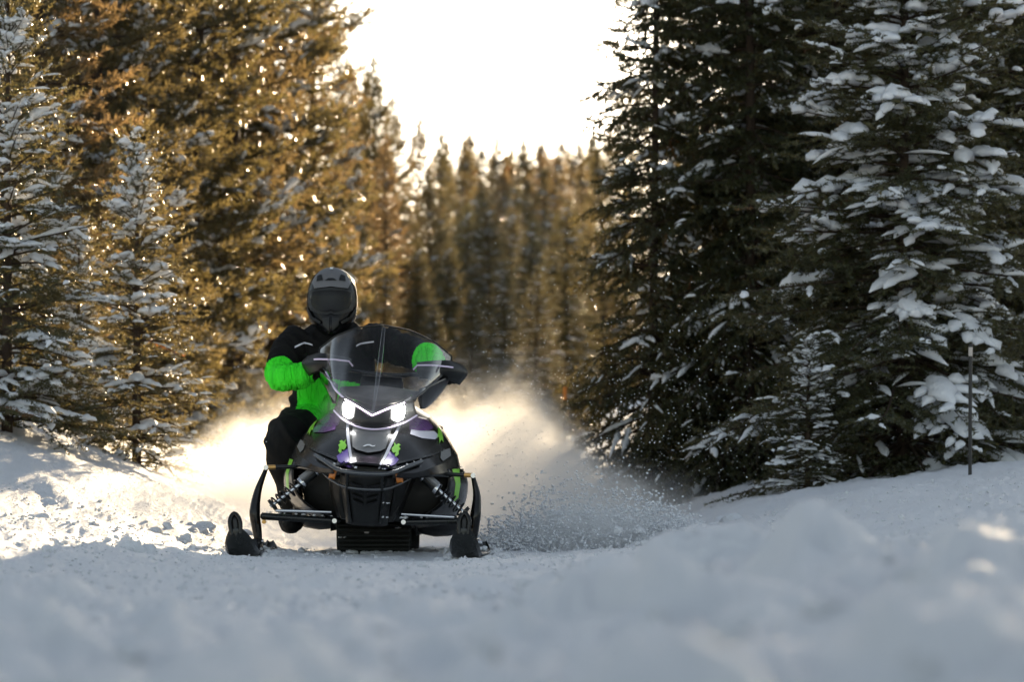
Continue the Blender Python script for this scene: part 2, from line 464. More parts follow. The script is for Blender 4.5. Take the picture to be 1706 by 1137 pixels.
def sausage(pts, w, rng, hfac=0.62, k=8, lift=0.3):
    """a loaf of snow lying along a twig: flat below, rounded and lumpy above, tapering to both ends"""
    pts = np.asarray(pts, float); n = len(pts)
    tan = np.gradient(pts, axis=0); tan /= np.linalg.norm(tan, axis=1, keepdims=True) + 1e-9
    up = np.array([0, 0, 1.0])
    s = np.cross(tan, up); s /= np.linalg.norm(s, axis=1, keepdims=True) + 1e-6
    u = np.cross(s, tan)
    q = np.linspace(-1, 1, n)
    prof = np.sqrt(np.clip(1 - np.abs(q) ** 2.6, 0.01, 1))
    lum = 1 + 0.32 * np.sin(q * rng.uniform(3, 7) + rng.rand() * 6) + rng.normal(0, 0.10, n)
    ww = w * prof * lum
    a = np.arange(k) / k * 2 * np.pi
    ca = np.cos(a); sa = np.maximum(np.sin(a), -0.35)
    jit = 1 + rng.normal(0, 0.12, (n, k, 1))
    V = pts[:, None] + up * (w * lift) + (s[:, None] * (ca[None, :, None] * ww[:, None, None]) + u[:, None] * (sa[None, :, None] * (ww * hfac)[:, None, None])) * jit
    V = V.reshape(-1, 3)
    V = np.concatenate([V, [pts[0] + up * w * lift, pts[-1] + up * w * lift]])
    i = np.arange(n - 1)[:, None] * k; j = np.arange(k)[None]; j2 = (j + 1) % k
    A, B, C, D = i + j, i + j2, i + k + j2, i + k + j
    j = np.arange(k); j2 = (j + 1) % k
    F = np.concatenate([np.stack([A, B, C], -1).reshape(-1, 3), np.stack([A, C, D], -1).reshape(-1, 3),
                        np.stack([np.full(k, n * k), j2, j], -1), np.stack([np.full(k, n * k + 1), (n - 1) * k + j, (n - 1) * k + j2], -1)])
    return V, F

def make_tree(name, seed, H, Rad, kind='pine', whorl=0.25, nb=5, needles=20, nwid=0.022, tuft_len=0.16, base=0.1,
              droop=0.0, rise=15, snow=0.3, snow_w=0.035, twig_step=0.085, power=0.75, zdet=None, snow_scale=1.0, dens=1.0):
    rng = np.random.RandomState(seed)
    temps = [tuft_template(needles, kind, rng, nwid) for _ in range(4)]
    wood, snowb = TreeBuf(), TreeBuf()
    tp, td, tu, ts, ti = [], [], [], [], []
    # trunk
    n = 14
    tz = np.linspace(-0.3, H, n)
    bend = np.stack([0.05 * np.sin(tz * 0.5 + seed), 0.05 * np.cos(tz * 0.43 + seed * 2), np.zeros(n)], -1) * (H / 6)
    tpts = np.stack([0 * tz, 0 * tz, tz], -1) + bend - bend[1]
    r0 = 0.0055 * H + 0.018
    V, F = tube_np(tpts, r0 * (1 - np.clip(tz, 0, H) / H) ** 0.8 + 0.006, 8)
    wood.add(V, F)
    def trunk_at(z): return np.array([np.interp(z, tz, tpts[:, 0]), np.interp(z, tz, tpts[:, 1]), z])
    z = base
    ring = 0
    while z < H - 0.05:
        f = z / H
        nbr = max(3, int(round(nb * dens + rng.uniform(-1, 1)))) if f < 0.93 else 3
        a0 = rng.rand() * 6.28
        for b in range(nbr):
            az = a0 + b * 2 * np.pi / nbr + rng.normal(0, 0.25)
            zz = z + rng.uniform(-0.5, 0.5) * whorl
            if zz > H - 0.04 or zz < 0.02: continue
            env = (1 - f) ** power * (0.55 + 0.45 * min(1, f / 0.10 + 0.35)) if kind != 'fir' else (1 - f) ** power
            L = Rad * env * rng.uniform(0.62, 1.12) + 0.07
            el0 = R(rise * (0.2 + 0.8 * f) + 35 * f * f + rng.normal(0, 6) - droop * (1 - f))
            sag = R(-(14 if kind == 'fir' else 8) + rng.normal(0, 6)) * (1 - f)
            upt = R(26 if kind == 'pine' else 10)
            m = 9
            t = np.linspace(0, 1, m)
            el = el0 + sag * 2 * t + upt * t * t * (1.4 if kind == 'pine' else 0.8)
            dx = np.cos(el); dz = np.sin(el)
            rr = np.concatenate([[0], np.cumsum((dx[1:] + dx[:-1]) / 2)]) / (m - 1) * L
            hz = np.concatenate([[0], np.cumsum((dz[1:] + dz[:-1]) / 2)]) / (m - 1) * L
            wob = 0.03 * L * np.sin(t * rng.uniform(2, 5) + rng.rand() * 6) * t
            ca, sa = math.cos(az), math.sin(az)
            P = trunk_at(zz)[None] + np.stack([rr * ca - wob * sa, rr * sa + wob * ca, hz], -1)
            rad = (0.0045 + 0.0085 * L) * (1 - 0.85 * t)
            V, F = tube_np(P, rad, 4); wood.add(V, F)
            loaf = None
            if rng.rand() < snow * 1.25:
                b_ = rng.uniform(0.45, 1.03); ln_ = min(rng.uniform(0.25, 0.8), 0.62 * snow_scale / L); loaf = (max(0.1, b_ - ln_), b_)
            # side shoots
            ns = max(2, int(L / twig_step))
            side = 1
            for q in range(ns):
                tt = (0.16 if kind == 'fir' else 0.28) + (0.84 if kind == 'fir' else 0.72) * (q + rng.rand() * 0.6) / ns
                if tt > 1: tt = 1
                side = -side
                p = np.array([np.interp(tt, t, P[:, c]) for c in range(3)])
                ia = min(m - 2, int(tt * (m - 1)))
                d = P[ia + 1] - P[ia]; d /= np.linalg.norm(d)
                sv = np.array([-d[1], d[0], 0.0]); sv /= np.linalg.norm(sv) + 1e-6
                ang = R(rng.uniform(38, 66))
                sl = (0.40 * L * (1 - tt) ** 0.8 + 0.10) * rng.uniform(0.7, 1.15)
                sl = min(sl, 0.55)
                vert = rng.normal(0.10 if kind == 'pine' else -0.12, 0.34 if kind == 'pine' else 0.22)
                dd = d * math.cos(ang) + sv * side * math.sin(ang) + np.array([0, 0, vert])
                dd /= np.linalg.norm(dd)
                nt = max(1, int(round(sl / (tuft_len * 0.85))))
                tint = np.clip(rng.beta(2, 2) * 0.9 + (0.2 if rng.rand() < 0.02 else 0), 0, 1)
                cp = p.copy()
                for k in range(nt):
                    bd = dd + np.array([0, 0, (0.10 if kind == 'pine' else -0.05) * k]) + rng.normal(0, 0.06, 3)
                    bd /= np.linalg.norm(bd)
                    tp.append(cp.copy()); td.append(bd); tu.append([0, 0, 1.0]); ts.append(tuft_len * rng.uniform(0.85, 1.2)); ti.append(tint)
                    if sl > 0.2 and k > 0:       # sub-shoots
                        for sg in (-1, 1):
                            if rng.rand() < 0.65:
                                s2 = np.cross(bd, [0, 0, 1.0]); s2 /= np.linalg.norm(s2) + 1e-6
                                b2 = bd * 0.7 + s2 * sg * 0.7 + rng.normal(0, 0.1, 3)
                                tp.append(cp.copy()); td.append(b2); tu.append([0, 0, 1.0]); ts.append(tuft_len * rng.uniform(0.6, 0.95)); ti.append(tint)
                    cp = cp + bd * tuft_len * 0.85
                if rng.rand() < (0.80 if (loaf and loaf[0] < tt < loaf[1]) else snow * 0.55):
                    e0 = p + dd * sl * rng.uniform(0, 0.25); e1 = p + dd * sl * rng.uniform(0.7, 1.1)
                    lin = np.linspace(0, 1, 6)[:, None]
                    V, F = sausage(e0 + (e1 - e0) * lin + np.array([0, 0, 1.0]) * (-0.03 * sl * (lin * 2 - 1) ** 2), snow_w * rng.uniform(0.45, 1.0) * (1.25 if (loaf and loaf[0] < tt < loaf[1]) else 0.6), rng, lift=0.35, k=8, hfac=0.75)
                    snowb.add(V, F)
            # end shoot
            tp.append(P[-1]); td.append(P[-1] - P[-2]); tu.append([0, 0, 1.0]); ts.append(tuft_len * 1.2); ti.append(rng.rand() * 0.8)
            # snow loaf on the limb
            if loaf and (loaf[1] - loaf[0]) * L > 0.05:
                tt = np.linspace(loaf[0], loaf[1], 10)
                Q = np.stack([np.interp(tt, t, P[:, c]) for c in range(3)], -1)
                V, F = sausage(Q, snow_w * rng.uniform(0.8, 1.8), rng, lift=0.45, k=10, hfac=0.72)
                snowb.add(V, F)
        z += whorl * (1.0 if f < 0.8 else 0.8) * rng.uniform(0.85, 1.15)
        ring += 1
    # leader
    for q in range(4):
        tp.append(trunk_at(H - 0.05 - q * 0.1)); td.append([rng.normal(0, .2), rng.normal(0, .2), 1.0]); tu.append([1.0, 0, 0]); ts.append(tuft_len * 1.1); ti.append(0.5)
    tp, td, tu, ts, ti = (np.array(a, float) for a in (tp, td, tu, ts, ti))
    Rm = rot_from(td, tu + 1e-3)
    which = rng.randint(0, 4, len(tp))
    vs_, as_ = [], []
    for w in range(4):
        sel = np.where(which == w)[0]
        if not len(sel): continue
        T = temps[w]
        VV = np.einsum('nij,kj->nki', Rm[sel] * ts[sel][:, None, None], T) + tp[sel][:, None]
        vs_.append(VV.reshape(-1, 3)); as_.append(np.repeat(ti[sel], len(T)))
    CV = np.concatenate(vs_); CA = np.concatenate(as_)
    CF = np.arange(len(CV)).reshape(-1, 3)
    CA = np.clip(CA + rng.normal(0, 0.05, len(CA)), 0, 1)
    root = empty(name)
    V, F = wood.get(); mesh_np('trunk', V, F, M['bark'], root)
    mesh_np('crown', CV, CF, M['pine_needles'] if kind == 'pine' else M['fir_needles'], root, smooth=False, attr=CA)
    if snowb.n:
        V, F = snowb.get(); tag(mesh_np('snow_load', V, F, M['snow_load'], root), kind='stuff')
    return root

PROTO = {}
_used = set()
def place(kind, x, Y, h, rot, label, group=None, cat='tree', sink=0.05, wide=1.0):
    src, H0 = PROTO[kind]
    s = h / H0
    if kind in _used:
        r = src.copy(); col.objects.link(r)
        for ch in src.children:
            c = ch.copy(); col.objects.link(c); c.parent = r
    else:
        r = src; _used.add(kind)
    r.location = (x, Y, gz(x, Y) - sink)
    r.scale = (s * wide, s * wide, s)
    r.rotation_euler = (0, 0, rot)
    for k in ("group",):
        if k in r.keys() and not group: del r[k]
    tag(r, label, cat, group)
    return r
def px(p, Y): return (p - 853) * Y / 6397.0

def P(key, name, H, **kw):
    PROTO[key] = (make_tree(name, H=H, **kw), H)
P('pineA', 'pine_tree', 9.0, seed=11, Rad=1.25, kind='pine', whorl=0.27, nb=6, needles=22, nwid=0.050, snow=0.26, snow_w=0.045, twig_step=0.085, rise=8)
P('pineB', 'pine_tree', 9.5, seed=23, Rad=1.15, kind='pine', whorl=0.27, nb=6, needles=22, nwid=0.050, snow=0.28, snow_w=0.048, twig_step=0.085, rise=14)
P('youngA', 'young_pine_tree', 3.2, seed=5, Rad=0.95, kind='fir', whorl=0.12, nb=6, needles=20, nwid=0.042, tuft_len=0.12, snow=0.40, snow_w=0.034, twig_step=0.065, rise=22, droop=4)
P('youngB', 'young_pine_tree', 2.5, seed=8, Rad=0.62, kind='fir', whorl=0.10, nb=6, needles=20, nwid=0.042, tuft_len=0.11, snow=0.36, snow_w=0.036, twig_step=0.06, rise=20, droop=4)
P('firA', 'snowy_fir_tree', 4.6, seed=31, Rad=1.45, kind='fir', whorl=0.12, nb=7, needles=22, nwid=0.045, tuft_len=0.13, snow=0.36, snow_w=0.050, snow_scale=1.5, twig_step=0.065, rise=14, droop=16, power=0.7)
P('firB', 'fir_tree', 8.0, seed=37, Rad=1.30, kind='fir', whorl=0.17, nb=7, needles=26, nwid=0.068, tuft_len=0.15, snow=0.15, snow_w=0.036, twig_step=0.08, rise=10, droop=16)
P('firC', 'fir_tree', 8.5, seed=41, Rad=1.45, kind='fir', whorl=0.18, nb=7, needles=26, nwid=0.068, tuft_len=0.16, snow=0.14, snow_w=0.04, twig_step=0.085, rise=14, droop=20)
P('farA', 'slender_pine_tree', 9.0, seed=51, Rad=1.15, kind='pine', whorl=0.25, nb=6, needles=14, nwid=0.085, tuft_len=0.20, snow=0.05, snow_w=0.05, twig_step=0.12, rise=24)
P('farB', 'slender_pine_tree', 9.0, seed=57, Rad=1.0, kind='pine', whorl=0.25, nb=6, needles=14, nwid=0.085, tuft_len=0.20, snow=0.07, snow_w=0.06, twig_step=0.12, rise=16)
P('midA', 'slender_pine_tree', 8.0, seed=63, Rad=1.35, kind='pine', whorl=0.22, nb=7, needles=18, nwid=0.070, tuft_len=0.18, snow=0.04, snow_w=0.045, twig_step=0.11, rise=16, power=0.85)

rt = random.Random(4)
def rr_(): return rt.uniform(0, 6.28)
# left bank, young snow-laden trees in front
place('youngA', px(12, 23), 23, 2.75, 1.0, 'young snow-laden pine at the low end of the sunlit bank, wide lower boughs')
place('youngB', px(228, 24.6), 24.6, 2.15, 2.2, 'small narrow pine with snow balls on its trunk, beside the sunlit bank')
place('youngB', px(128, 25.4), 25.4, 1.45, 4.2, 'short bushy pine sapling between two young snow-laden pines')
# left wall of tall pines
LW = 'tall golden-lit pine in the wall of trees along the sunlit bank'
for p_, Y, h, k in ((-60, 26, 7.0, 'pineA'), (62, 27.5, 8, 'pineB'), (150, 29.5, 8, 'pineA'), (235, 31.5, 8.5, 'pineB'), (318, 33.5, 8.5, 'pineA'), (395, 36, 9, 'pineB'), (452, 39.5, 9, 'pineA'),
                    (20, 33, 9, 'pineB'), (110, 35, 9.5, 'pineA'), (205, 37, 10, 'pineB'), (285, 40, 10, 'pineA'), (365, 43, 11, 'pineB'), (430, 47, 11, 'pineA'), (60, 42, 11, 'pineB'), (180, 46, 12, 'pineA'), (300, 50, 12, 'pineB')):
    place(k, px(p_, Y), Y, h, rr_(), LW, 'tall pines along the sunlit bank', wide=rt.uniform(0.85, 1.0) if Y < 38 else rt.uniform(1.0, 1.2))
place('pineB', px(512, 42), 42, 8.2, 0.6, 'golden pine with a bare dark trunk, last tall one before the gap of sky', wide=0.82)
# slender trees stepping down towards the gap
MID = 'slender pine in the row stepping down behind the rider towards the sky gap'
for p_, Y, top, k in ((552, 54, 60, 'pineB'), (588, 60, 150, 'midA'), (632, 60, 98, 'midA'), (664, 68, 165, 'midA'), (694, 72, 198, 'midA'), (735, 80, 222, 'midA'), (606, 70, 130, 'midA'), (650, 56, 230, 'midA'), (715, 64, 290, 'midA'), (572, 66, 105, 'midA')):
    x = px(p_, Y); h = CAM_Z + (794 - top) / 6397 * Y - gz(x, Y)
    place(k, x, Y, h, rr_(), MID, 'slender pines behind the rider', wide=rt.uniform(1.05, 1.3))
FAR = 'small far conifer in the distant stand closing the end of the trail'
i = 0
for p_, Y, top in ((765, 105, 238), (790, 118, 225), (822, 112, 232), (845, 135, 258), (868, 125, 236), (895, 120, 240), (915, 140, 255), (940, 128, 238), (962, 118, 236), (985, 110, 228),
                   (780, 140, 262), (808, 135, 250), (880, 150, 262), (930, 150, 262), (752, 120, 240), (855, 120, 270), (1010, 120, 215), (905, 110, 280), (970, 100, 270), (835, 105, 290), (775, 128, 255), (815, 150, 262), (860, 142, 250), (905, 155, 258), (948, 145, 250), (885, 104, 300), (745, 108, 262), (930, 106, 290), (795, 102, 300), (990, 135, 250), (1000, 98, 250)):
    x = px(p_, Y); h = CAM_Z + (794 - top) / 6397 * Y - gz(x, Y)
    place(('farA', 'farB')[i % 2], x, Y, h, rr_(), FAR, 'distant stand of conifers', wide=rt.uniform(1.3, 1.8)); i += 1
MC_ = 'shaded snow-flecked conifer in the middle distance below the sky gap'
for p_, Y, top in ((770, 74, 340), (812, 68, 330), (850, 78, 345), (884, 66, 365), (742, 62, 400), (915, 72, 350), (950, 64, 330), (835, 58, 430), (780, 56, 470), (895, 55, 450), (690, 56, 400), (720, 52, 500), (640, 52, 420), (860, 92, 310), (800, 90, 320)):
    x = px(p_, Y); h = CAM_Z + (794 - top) / 6397 * Y - gz(x, Y)
    place(('firB', 'firC')[i % 2], x, Y, h, rr_(), MC_, 'snow-flecked conifers in the middle distance', wide=rt.uniform(1.2, 1.6)); i += 1
# right side
place('firB', px(1085, 27.8), 27.8, 7.0, 0.4, 'tall dark conifer at the edge of the sky gap, glowing along one rim', wide=0.62)
place('pineA', px(1160, 98), 98, 9.5, 1.4, 'backlit golden pine glimpsed behind the dark firs', wide=1.0)
place('firA', px(1505, 24), 24, 4.3, 0.9, 'broad fir heavy with snow standing behind the black stake')
place('youngB', px(1345, 23.3), 23.3, 1.0, 3.3, 'low fir sapling weighed down with snow at the foot of the broad fir', wide=1.25)
RW = 'tall dark fir in the shaded wall behind the broad snowy fir'
for p_, Y, h, k in ((1245, 27.5, 7.5, 'firC'), (1320, 31, 8, 'firB'), (1180, 30, 7.5, 'firB'), (1375, 29, 8.5, 'firB'), (1490, 31, 9, 'firC'), (1610, 28.5, 8.5, 'firB'), (1720, 27, 8, 'firC'), (1390, 35, 9.5, 'firC'), (1470, 37, 10, 'firB'),
                    (1560, 36, 10, 'firC'), (1680, 35, 10, 'firB'), (1770, 34, 9, 'firC')):
    place(k, px(p_, Y), Y, h, rr_(), RW, 'dark firs in the shaded wall', wide=0.72 if p_ < 1340 else 1.0)
RB = 'fir deep in the shaded woods behind the dark fir wall'
for x, Y, h in ((4.6, 43, 11), (5.4, 45, 11), (7.25, 41, 11), (6.4, 51, 12), (9.6, 49, 12), (5.2, 48, 11)):
    place(('firB', 'firC')[i % 2], x, Y, h, rr_(), RB, 'firs deep in the shaded woods'); i += 1


for p_, Y, h in ((1075, 100, 8), (1120, 92, 8), (1185, 104, 8), (1225, 96, 7.5), (1265, 108, 8), (1040, 112, 9)):
    place(('farA', 'pineB')[i % 2], px(p_, Y), Y, h, rr_(), 'far pine half hidden behind the dark conifers at the edge of the sky gap', 'far pines behind the dark conifers', wide=1.15); i += 1

# the pine wall goes on past the edge of the picture
for x, Y, h in ((-5.0, 29, 8), (-5.9, 32, 9), (-6.6, 28, 8), (-7.6, 33, 9.5), (-5.6, 37, 10), (-8.8, 30, 9), (-7.4, 39, 11), (-9.8, 36, 10)):
    place(('pineA', 'pineB')[i % 2], x, Y, h, rr_(), 'pine deeper in the woods up the slope of the sunlit bank', 'pines up the slope of the sunlit bank', wide=1.1); i += 1

# ------------------------------------------------------------------ snowmobile
SLED = empty('snowmobile', (-0.70, 19.0, -0.012))
tag(SLED, 'black snowmobile with purple and lime decals charging along the trail', 'snowmobile')
MCH = Matrix.Translation((0, 0, .49)) @ Matrix.Rotation(R(-1.6), 4, 'Z') @ Matrix.Rotation(R(3.4), 4, 'Y') @ Matrix.Translation((0, 0, -.49))
ID = Matrix.Identity(4)

def spl(pts, n=6, closed=False):
    """Catmull-Rom through the points"""
    P_ = [Vector(p) for p in pts]; out = []
    m = len(P_)
    rng = range(m) if closed else range(m - 1)
    for i in rng:
        p0 = P_[(i - 1) % m] if (closed or i > 0) else P_[i] * 2 - P_[i + 1]
        p1 = P_[i]; p2 = P_[(i + 1) % m]
        p3 = P_[(i + 2) % m] if (closed or i < m - 2) else p2 * 2 - p1
        for k in range(n):
            t = k / n
            out.append(0.5 * ((2 * p1) + (p2 - p0) * t + (2 * p0 - 5 * p1 + 4 * p2 - p3) * t * t + (3 * p1 - p0 - 3 * p2 + p3) * t ** 3))
    if not closed: out.append(P_[-1])
    return out

def tube(name, pts, r, mat, parent, mtx=ID, k=10, smooth=0, closed=False):
    pts = [Vector(p) for p in pts]
    if smooth: pts = spl(pts, smooth, closed)
    n = len(pts)
    rad = r if isinstance(r, (list, tuple)) else [r] * n
    if len(rad) != n:
        rad = list(np.interp(np.linspace(0, 1, n), np.linspace(0, 1, len(rad)), rad))
    V, F = [], []
    up = Vector((0, 0, 1))
    prev = None
    for i, p in enumerate(pts):
        if closed: t = pts[(i + 1) % n] - pts[i - 1]
        else: t = pts[min(n - 1, i + 1)] - pts[max(0, i - 1)]
        t.normalize()
        if prev is None:
            a = Vector((0, 1, 0)) if abs(t.z) > 0.9 else up
            s = t.cross(a).normalized()
        else:
            s = (prev - t * prev.dot(t)).normalized()
        prev = s; u = s.cross(t)
        for j in range(k):
            q = 2 * math.pi * j / k
            V.append(mtx @ (p + (s * math.cos(q) + u * math.sin(q)) * rad[i]))
    for i in range(n if closed else n - 1):
        for j in range(k):
            a, b = i * k + j, i * k + (j + 1) % k
            c, d = ((i + 1) % n) * k + (j + 1) % k, ((i + 1) % n) * k + j
            F.append((a, b, c, d))
    if not closed:
        F.append(tuple(range(k - 1, -1, -1))); F.append(tuple((n - 1) * k + j for j in range(k)))
    return auto_smooth(mesh_py(name, V, F, mat, parent), 50)

def lin(pts, n):
    out = []
    for a, b in zip(pts[:-1], pts[1:]): out += [Vector(a).lerp(Vector(b), k / n) for k in range(n)]
    return out + [Vector(pts[-1])]
def grid_surf(rows, nu=5, nv=5, close_v=False, crease=False):
    """smooth a grid of control points (rows of equal length); returns rows of Vectors"""
    rs = [lin(r, nv) if crease else spl(r, nv, close_v) for r in rows]
    m = len(rs[0]); cols = []
    for j in range(m):
        cols.append(spl([r[j] for r in rs], nu))
    return [[cols[j][i] for j in range(m)] for i in range(len(cols[0]))]

def surf_mesh(name, rows, mat, parent, mtx=ID, close_v=False, thick=0.0, caps=False, ang=40):
    V = [mtx @ p for r in rows for p in r]; n, m = len(rows), len(rows[0]); F = []
    for i in range(n - 1):
        for j in range(m if close_v else m - 1):
            F.append((i * m + j, i * m + (j + 1) % m, (i + 1) * m + (j + 1) % m, (i + 1) * m + j))
    if caps:
        F.append(tuple(range(m - 1, -1, -1))); F.append(tuple((n - 1) * m + j for j in range(m)))
    o = mesh_py(name, V, F, mat, parent)
    if thick:
        md = o.modifiers.new('thickness', 'SOLIDIFY'); md.thickness = thick; md.offset = 0
    return auto_smooth(o, ang)

def box(name, c, size, mat, parent, mtx=ID, bev=0.006, rot=None, taper=None):
    bm = bmesh.new(); bmesh.ops.create_cube(bm, size=1)
    for v in bm.verts:
        if taper and v.co.z < 0: v.co.x *= taper[0]; v.co.y *= taper[1]
        v.co = Vector((v.co.x * size[0], v.co.y * size[1], v.co.z * size[2]))
    bmesh.ops.bevel(bm, geom=list(bm.edges), offset=bev, segments=2, affect='EDGES', profile=0.6)
    m_ = Matrix.Translation(c) @ (rot.to_4x4() if rot else ID)
    bm.transform(mtx @ m_)
    me = bpy.data.meshes.new(name); bm.to_mesh(me); bm.free(); me.materials.append(mat)
    o = bpy.data.objects.new(name, me); col.objects.link(o); o.parent = parent
    return auto_smooth(o, 40)

def fill_poly(pts2, maxe=0.02):
    tri = tessellate_polygon([[Vector((p[0], p[1], 0)) for p in pts2]])
    V = [Vector((p[0], p[1])) for p in pts2]; T = [tuple(t) for t in tri]
    for _ in range(7):
        cache = {}; NT = []; split = False
        def mid(a, b):
            key = (min(a, b), max(a, b))
            if key not in cache:
                if (V[a] - V[b]).length > maxe:
                    V.append((V[a] + V[b]) / 2); cache[key] = len(V) - 1
                else: cache[key] = None
            return cache[key]
        for a, b, c in T:
            ab, bc, ca = mid(a, b), mid(b, c), mid(c, a)
            k = [x is not None for x in (ab, bc, ca)]
            if not any(k): NT.append((a, b, c)); continue
            split = True
            if all(k): NT += [(a, ab, ca), (ab, b, bc), (ca, bc, c), (ab, bc, ca)]
            elif k == [True, True, False]: NT += [(ab, b, bc), (a, ab, bc), (a, bc, c)]
            elif k == [False, True, True]: NT += [(bc, c, ca), (a, b, bc), (a, bc, ca)]
            elif k == [True, False, True]: NT += [(a, ab, ca), (ab, b, c), (ab, c, ca)]
            elif k[0]: NT += [(a, ab, c), (ab, b, c)]
            elif k[1]: NT += [(a, b, bc), (a, bc, c)]
            else: NT += [(a, b, ca), (b, c, ca)]
        T = NT
        if not split: break
    return V, T

def drape(name, poly, bvh, mat, parent, mtx=ID, off=0.004, maxe=0.02, y0=-3.0, skirt=0.006, smooth_poly=0, direction=(0, 1, 0), default=None):
    """a thin panel whose outline is given in the front view and which lies on the shell behind it"""
    if smooth_poly:
        poly = [(p.x, p.y) for p in spl([(a, b, 0) for a, b in poly], smooth_poly, True)]
    V2, T = fill_poly(poly, maxe)
    V = []
    last = default
    for p in V2:
        h, n, *_ = bvh.ray_cast(Vector((p.x, y0, p.y)), Vector(direction))
        if h is None:
            yy = last if last is not None else 0.2
            V.append(Vector((p.x, yy, p.y)))
        else:
            if n.y > 0: n = -n
            last = h.y
            V.append(h + n * off)
    nb = len(poly); base = len(V)
    for i in range(nb): pass
    # boundary edges -> skirt
    ec = {}
    for a, b, c in T:
        for e in ((a, b), (b, c), (c, a)):
            ec[tuple(sorted(e))] = ec.get(tuple(sorted(e)), 0) + 1
    F = [tuple(t) for t in T]; dup = {}
    for (a, b), cnt in ec.items():
        if cnt == 1:
            for q in (a, b):
                if q not in dup: V.append(V[q] + Vector((0, skirt + off, 0))); dup[q] = len(V) - 1
            F.append((a, b, dup[b], dup[a]))
    return auto_smooth(mesh_py(name, [mtx @ v for v in V], F, mat, parent), 45)

def bvh_rows(rows):
    V = [p for r in rows for p in r]; n, m = len(rows), len(rows[0])
    return BVHTree.FromPolygons(V, [(i * m + j, i * m + j + 1, (i + 1) * m + j + 1, (i + 1) * m + j) for i in range(n - 1) for j in range(m - 1)])

def mir(poly): return [(-x, z) for x, z in poly][::-1]

# --- hood shell: cross-sections running back from the nose (half profiles, mirrored)
sec = [(-.33, [(0, .470), (.05, .468), (.10, .462), (.14, .452), (.16, .435), (.15, .415)]),
       (-.22, [(0, .520), (.07, .517), (.14, .500), (.21, .472), (.245, .445), (.235, .415)]),
       (-.06, [(0, .632), (.085, .626), (.17, .590), (.26, .535), (.325, .480), (.33, .430)]),
       (.14, [(0, .700), (.11, .696), (.21, .660), (.305, .590), (.375, .510), (.395, .430)]),
       (.36, [(0, .770), (.14, .765), (.245, .715), (.335, .640), (.405, .545), (.435, .440)]),
       (.62, [(0, .800), (.15, .790), (.25, .735), (.335, .650), (.395, .545), (.425, .440)]),
       (.95, [(0, .800), (.12, .790), (.20, .735), (.27, .650), (.33, .545), (.36, .440)])]
rows = []
for y, pr in sec:
    rows.append([Vector((-x, y, z)) for x, z in pr[:0:-1]] + [Vector((x, y, z)) for x, z in pr])
hood_rows = grid_surf(rows, 6, 4, crease=True)
hood = surf_mesh('hood', hood_rows, M['black_gloss'], SLED, MCH, thick=0.004, ang=9)
HB = bvh_rows(hood_rows)
tag(hood)
# side body panels and belly pan
for sgn in (-1, 1):
    prof = [(.10, [(.375, .470), (.385, .40), (.36, .31), (.27, .235), (.16, .20)]),
            (.34, [(.425, .480), (.448, .40), (.425, .295), (.33, .205), (.17, .17)]),
            (.62, [(.43, .485), (.462, .40), (.445, .285), (.35, .19), (.17, .155)]),
            (.95, [(.39, .485), (.42, .40), (.41, .28), (.33, .19), (.17, .16)])]
    rws = grid_surf([[Vector((sgn * x, y, z)) for x, z in pr] for y, pr in prof], 5, 5)
    sp = surf_mesh('side_panel', rws, M['black_gloss'], SLED, MCH, thick=0.006)
    SB = bvh_rows(rws)
    drape('green_stripe', [(sgn * .395, .47), (sgn * .425, .475), (sgn * .437, .40), (sgn * .43, .33), (sgn * .41, .31), (sgn * .415, .40)], SB, M['green_decal'], sp, MCH, off=0.004, maxe=0.03, default=.3)
# closing panels: bulkhead box behind the nose, dark engine bay
box('bulkhead', (0, .16, .31), (.44, .34, .24), M['black_satin'], SLED, MCH, bev=.02, taper=(.6, .9))
box('engine_bay', (0, .52, .335), (.80, .50, .29), M['black_satin'], SLED, MCH, bev=.03, taper=(.80, .95))
# decals and panels on the hood
cp_ = drape('center_panel', [(-.094, .652), (-.05, .646), (0, .644), (.05, .646), (.094, .652), (.088, .60), (.078, .545), (.06, .532), (0, .519), (-.06, .532), (-.078, .545), (-.088, .60)], HB, M['grey_panel'], hood, MCH, off=0.010)
